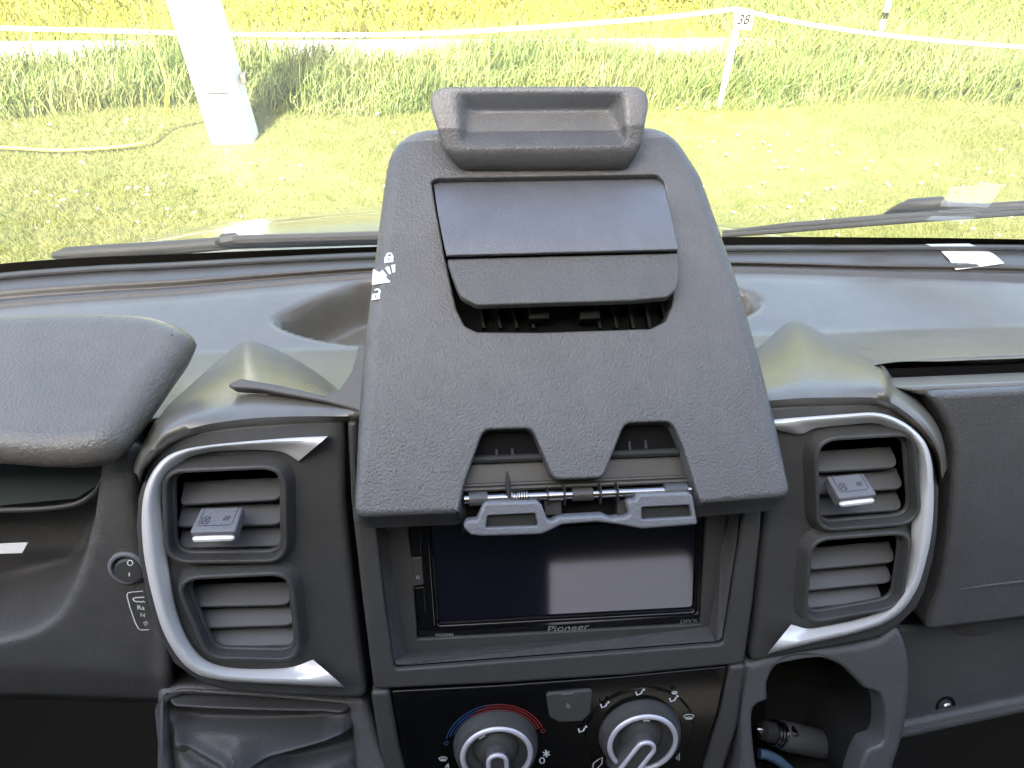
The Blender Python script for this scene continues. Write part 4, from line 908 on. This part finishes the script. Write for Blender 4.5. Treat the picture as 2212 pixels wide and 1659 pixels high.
# bonnet: visible slivers beyond the glass
bn = []
for dy, dz in ((.03, -.03), (.12, -.05), (.22, -.085), (.32, -.14), (.40, -.24), (.44, -.40), (.46, -.7)):
    bn.append([np.array([x_, .52+dy-.16*(x_/.75)**2-.02*dy*x_*x_, 1.9-.40+dz-.05*(x_/.8)**2]) for x_ in np.linspace(-.95, .95, 50)])
V, Fs = loft(bn); mesh('bonnet', V, Fs, 'bonnet', van, angle=180)
sct = []
for y_, z_ in ((.515, -.405), (.53, -.398), (.545, -.404), (.552, -.404), (.562, -.412)):
    sct.append([np.array([x_, y_-.17*(x_/.75)**2, 1.9+z_-.04*(x_/.8)**2]) for x_ in np.linspace(-.95, .95, 60)])
mesh('scuttle', *loft(sct), 'cowl', van, angle=60)
# roof, walls, rear partition and floor of the cab
def wall(name, quad, vec, m): return mesh(name, *slab(quad, vec), m, van)
wall('roof', [(-1.0, -.15, 2.25), (1.0, -.15, 2.25), (1.0, -2.4, 2.26), (-1.0, -2.4, 2.26)], (0, 0, .05), 'cream')
for s in (-1, 1):
    wall('door_panel', [(s*.98, .45, .75), (s*.98, -2.4, .75), (s*.98, -2.4, 1.58), (s*.98, .45, 1.58)], (s*.04, 0, 0), 'dull')
    wall('roof_rail', [(s*.98, .02, 2.08), (s*.98, -2.4, 2.08), (s*.98, -2.4, 2.25), (s*.98, -.13, 2.25)], (s*.04, 0, 0), 'cream')
    wall('side_panel', [(s*.98, -.08, 1.58), (s*.98, -2.4, 1.58), (s*.98, -2.4, 2.08), (s*.98, -.08, 2.08)], (s*.04, 0, 0), 'cream')  # unseen; run forward to block sun from the cab floor
    mesh('windscreen_pillar', *tube([np.array([s*.96, .33, 1.42]), np.array([s*.87, .0, 2.0]), np.array([s*.80, -.2, 2.25])], .035, 10), 'cream', van)
RP = Frame((0, -2.4, 1.9), (1, 0, 0), (0, 0, 1))
moulded('rear_partition', 'cabin_dark', RP, [(-1.0, -1.15), (1.02, -1.15), (1.02, .35), (-1.0, .35)], [fillet([(.34, -1.0), (.96, -1.0), (.94, -.64), (.36, -.64)], .05)], r=.004, depth=.04, parent=van, mx=.2, back=True)  # unseen; dark, with an opening added so the screen reflects the bright slab
wall('cab_floor', [(-1.0, .9, .78), (1.0, .9, .78), (1.0, -2.4, .78), (-1.0, -2.4, .78)], (0, 0, -.05), 'carpet')
wall('bulkhead', [(-1.0, .50, .78), (1.0, .50, .78), (1.0, .46, 1.44), (-1.0, .46, 1.44)], (0, .03, 0), 'carpet')

# wipers lying on the glass outside
def on_glass(x, y, off=.012):
    p = at_y(x, y, .5); d = ray(x, y)
    xx = p[0]; yb = np.interp(xx, bx, base[:, 1]); 
    lo_ = np.array([xx, yb, 1.9-.392]); hi = np.array([xx*.8, -.14, 2.24]); nrm = np.cross(XA, hi-lo_); nrm /= np.linalg.norm(nrm); nrm = nrm if nrm[1] > 0 else -nrm
    t = ((lo_+nrm*off-EYE) @ nrm)/(d @ nrm); return EYE+d*t
w1 = empty('wiper', on_glass(500, 530), 'weathered wiper on the left half lying low along the windscreen base', 'wiper', 'windscreen wipers')
mesh('wiper_arm', *tube([on_glass(x, y, .014) for x, y in ((115, 552), (150, 549), (260, 542), (400, 533), (505, 524))], [.003, .0068, .0068, .0066, .0060], 10), 'cowl', w1, angle=60)
mesh('wiper_blade', *merge([tube([on_glass(x, y, .010) for x, y in pp], rr_, 8) for pp, rr_ in (([(505, 519), (650, 515), (820, 510), (900, 508)], .0045), ([(495, 528), (650, 524), (820, 519), (900, 517)], .0028), ([(200, 556), (400, 541), (500, 533), (820, 524), (900, 522)], .0022))]), 'cowl', w1)
mesh('wiper_clip', *tube([on_glass(x, y, .014) for x, y in ((468, 524), (485, 518), (508, 517), (515, 522))], [.002, .006, .0062, .003], 8), 'cowl', w1)
pv = on_glass(133, 551, .018); mesh('wiper_bolt', *tube([pv, pv+np.array([0, -.004, .006])], .0024, 10), 'cowl', w1)
w2 = empty('wiper', on_glass(1900, 470), 'dark wiper on the right half rising towards the right edge', 'wiper', 'windscreen wipers')
mesh('wiper_blade', *merge([tube([on_glass(x, y, .010) for x, y in ((1560, 503), (1700, 490), (1850, 478), (2000, 466), (2212, 453), (2500, 436))], [.002, .004, .0042, .0042, .0042, .004], 8), tube([on_glass(x, y, .005) for x, y in ((1560, 509), (1700, 498), (1850, 486), (2000, 474), (2212, 460), (2500, 443))], .0022, 8)]), 'cowl', w2)
mesh('wiper_arm', *tube([on_glass(x, y, .020) for x, y in ((1900, 470), (1930, 455), (1965, 444), (2030, 439), (2044, 446), (2120, 448), (2212, 443), (2500, 425))], [.001, .0035, .006, .006, .0042, .0036, .0038, .004], 10), 'cowl', w2, angle=60)
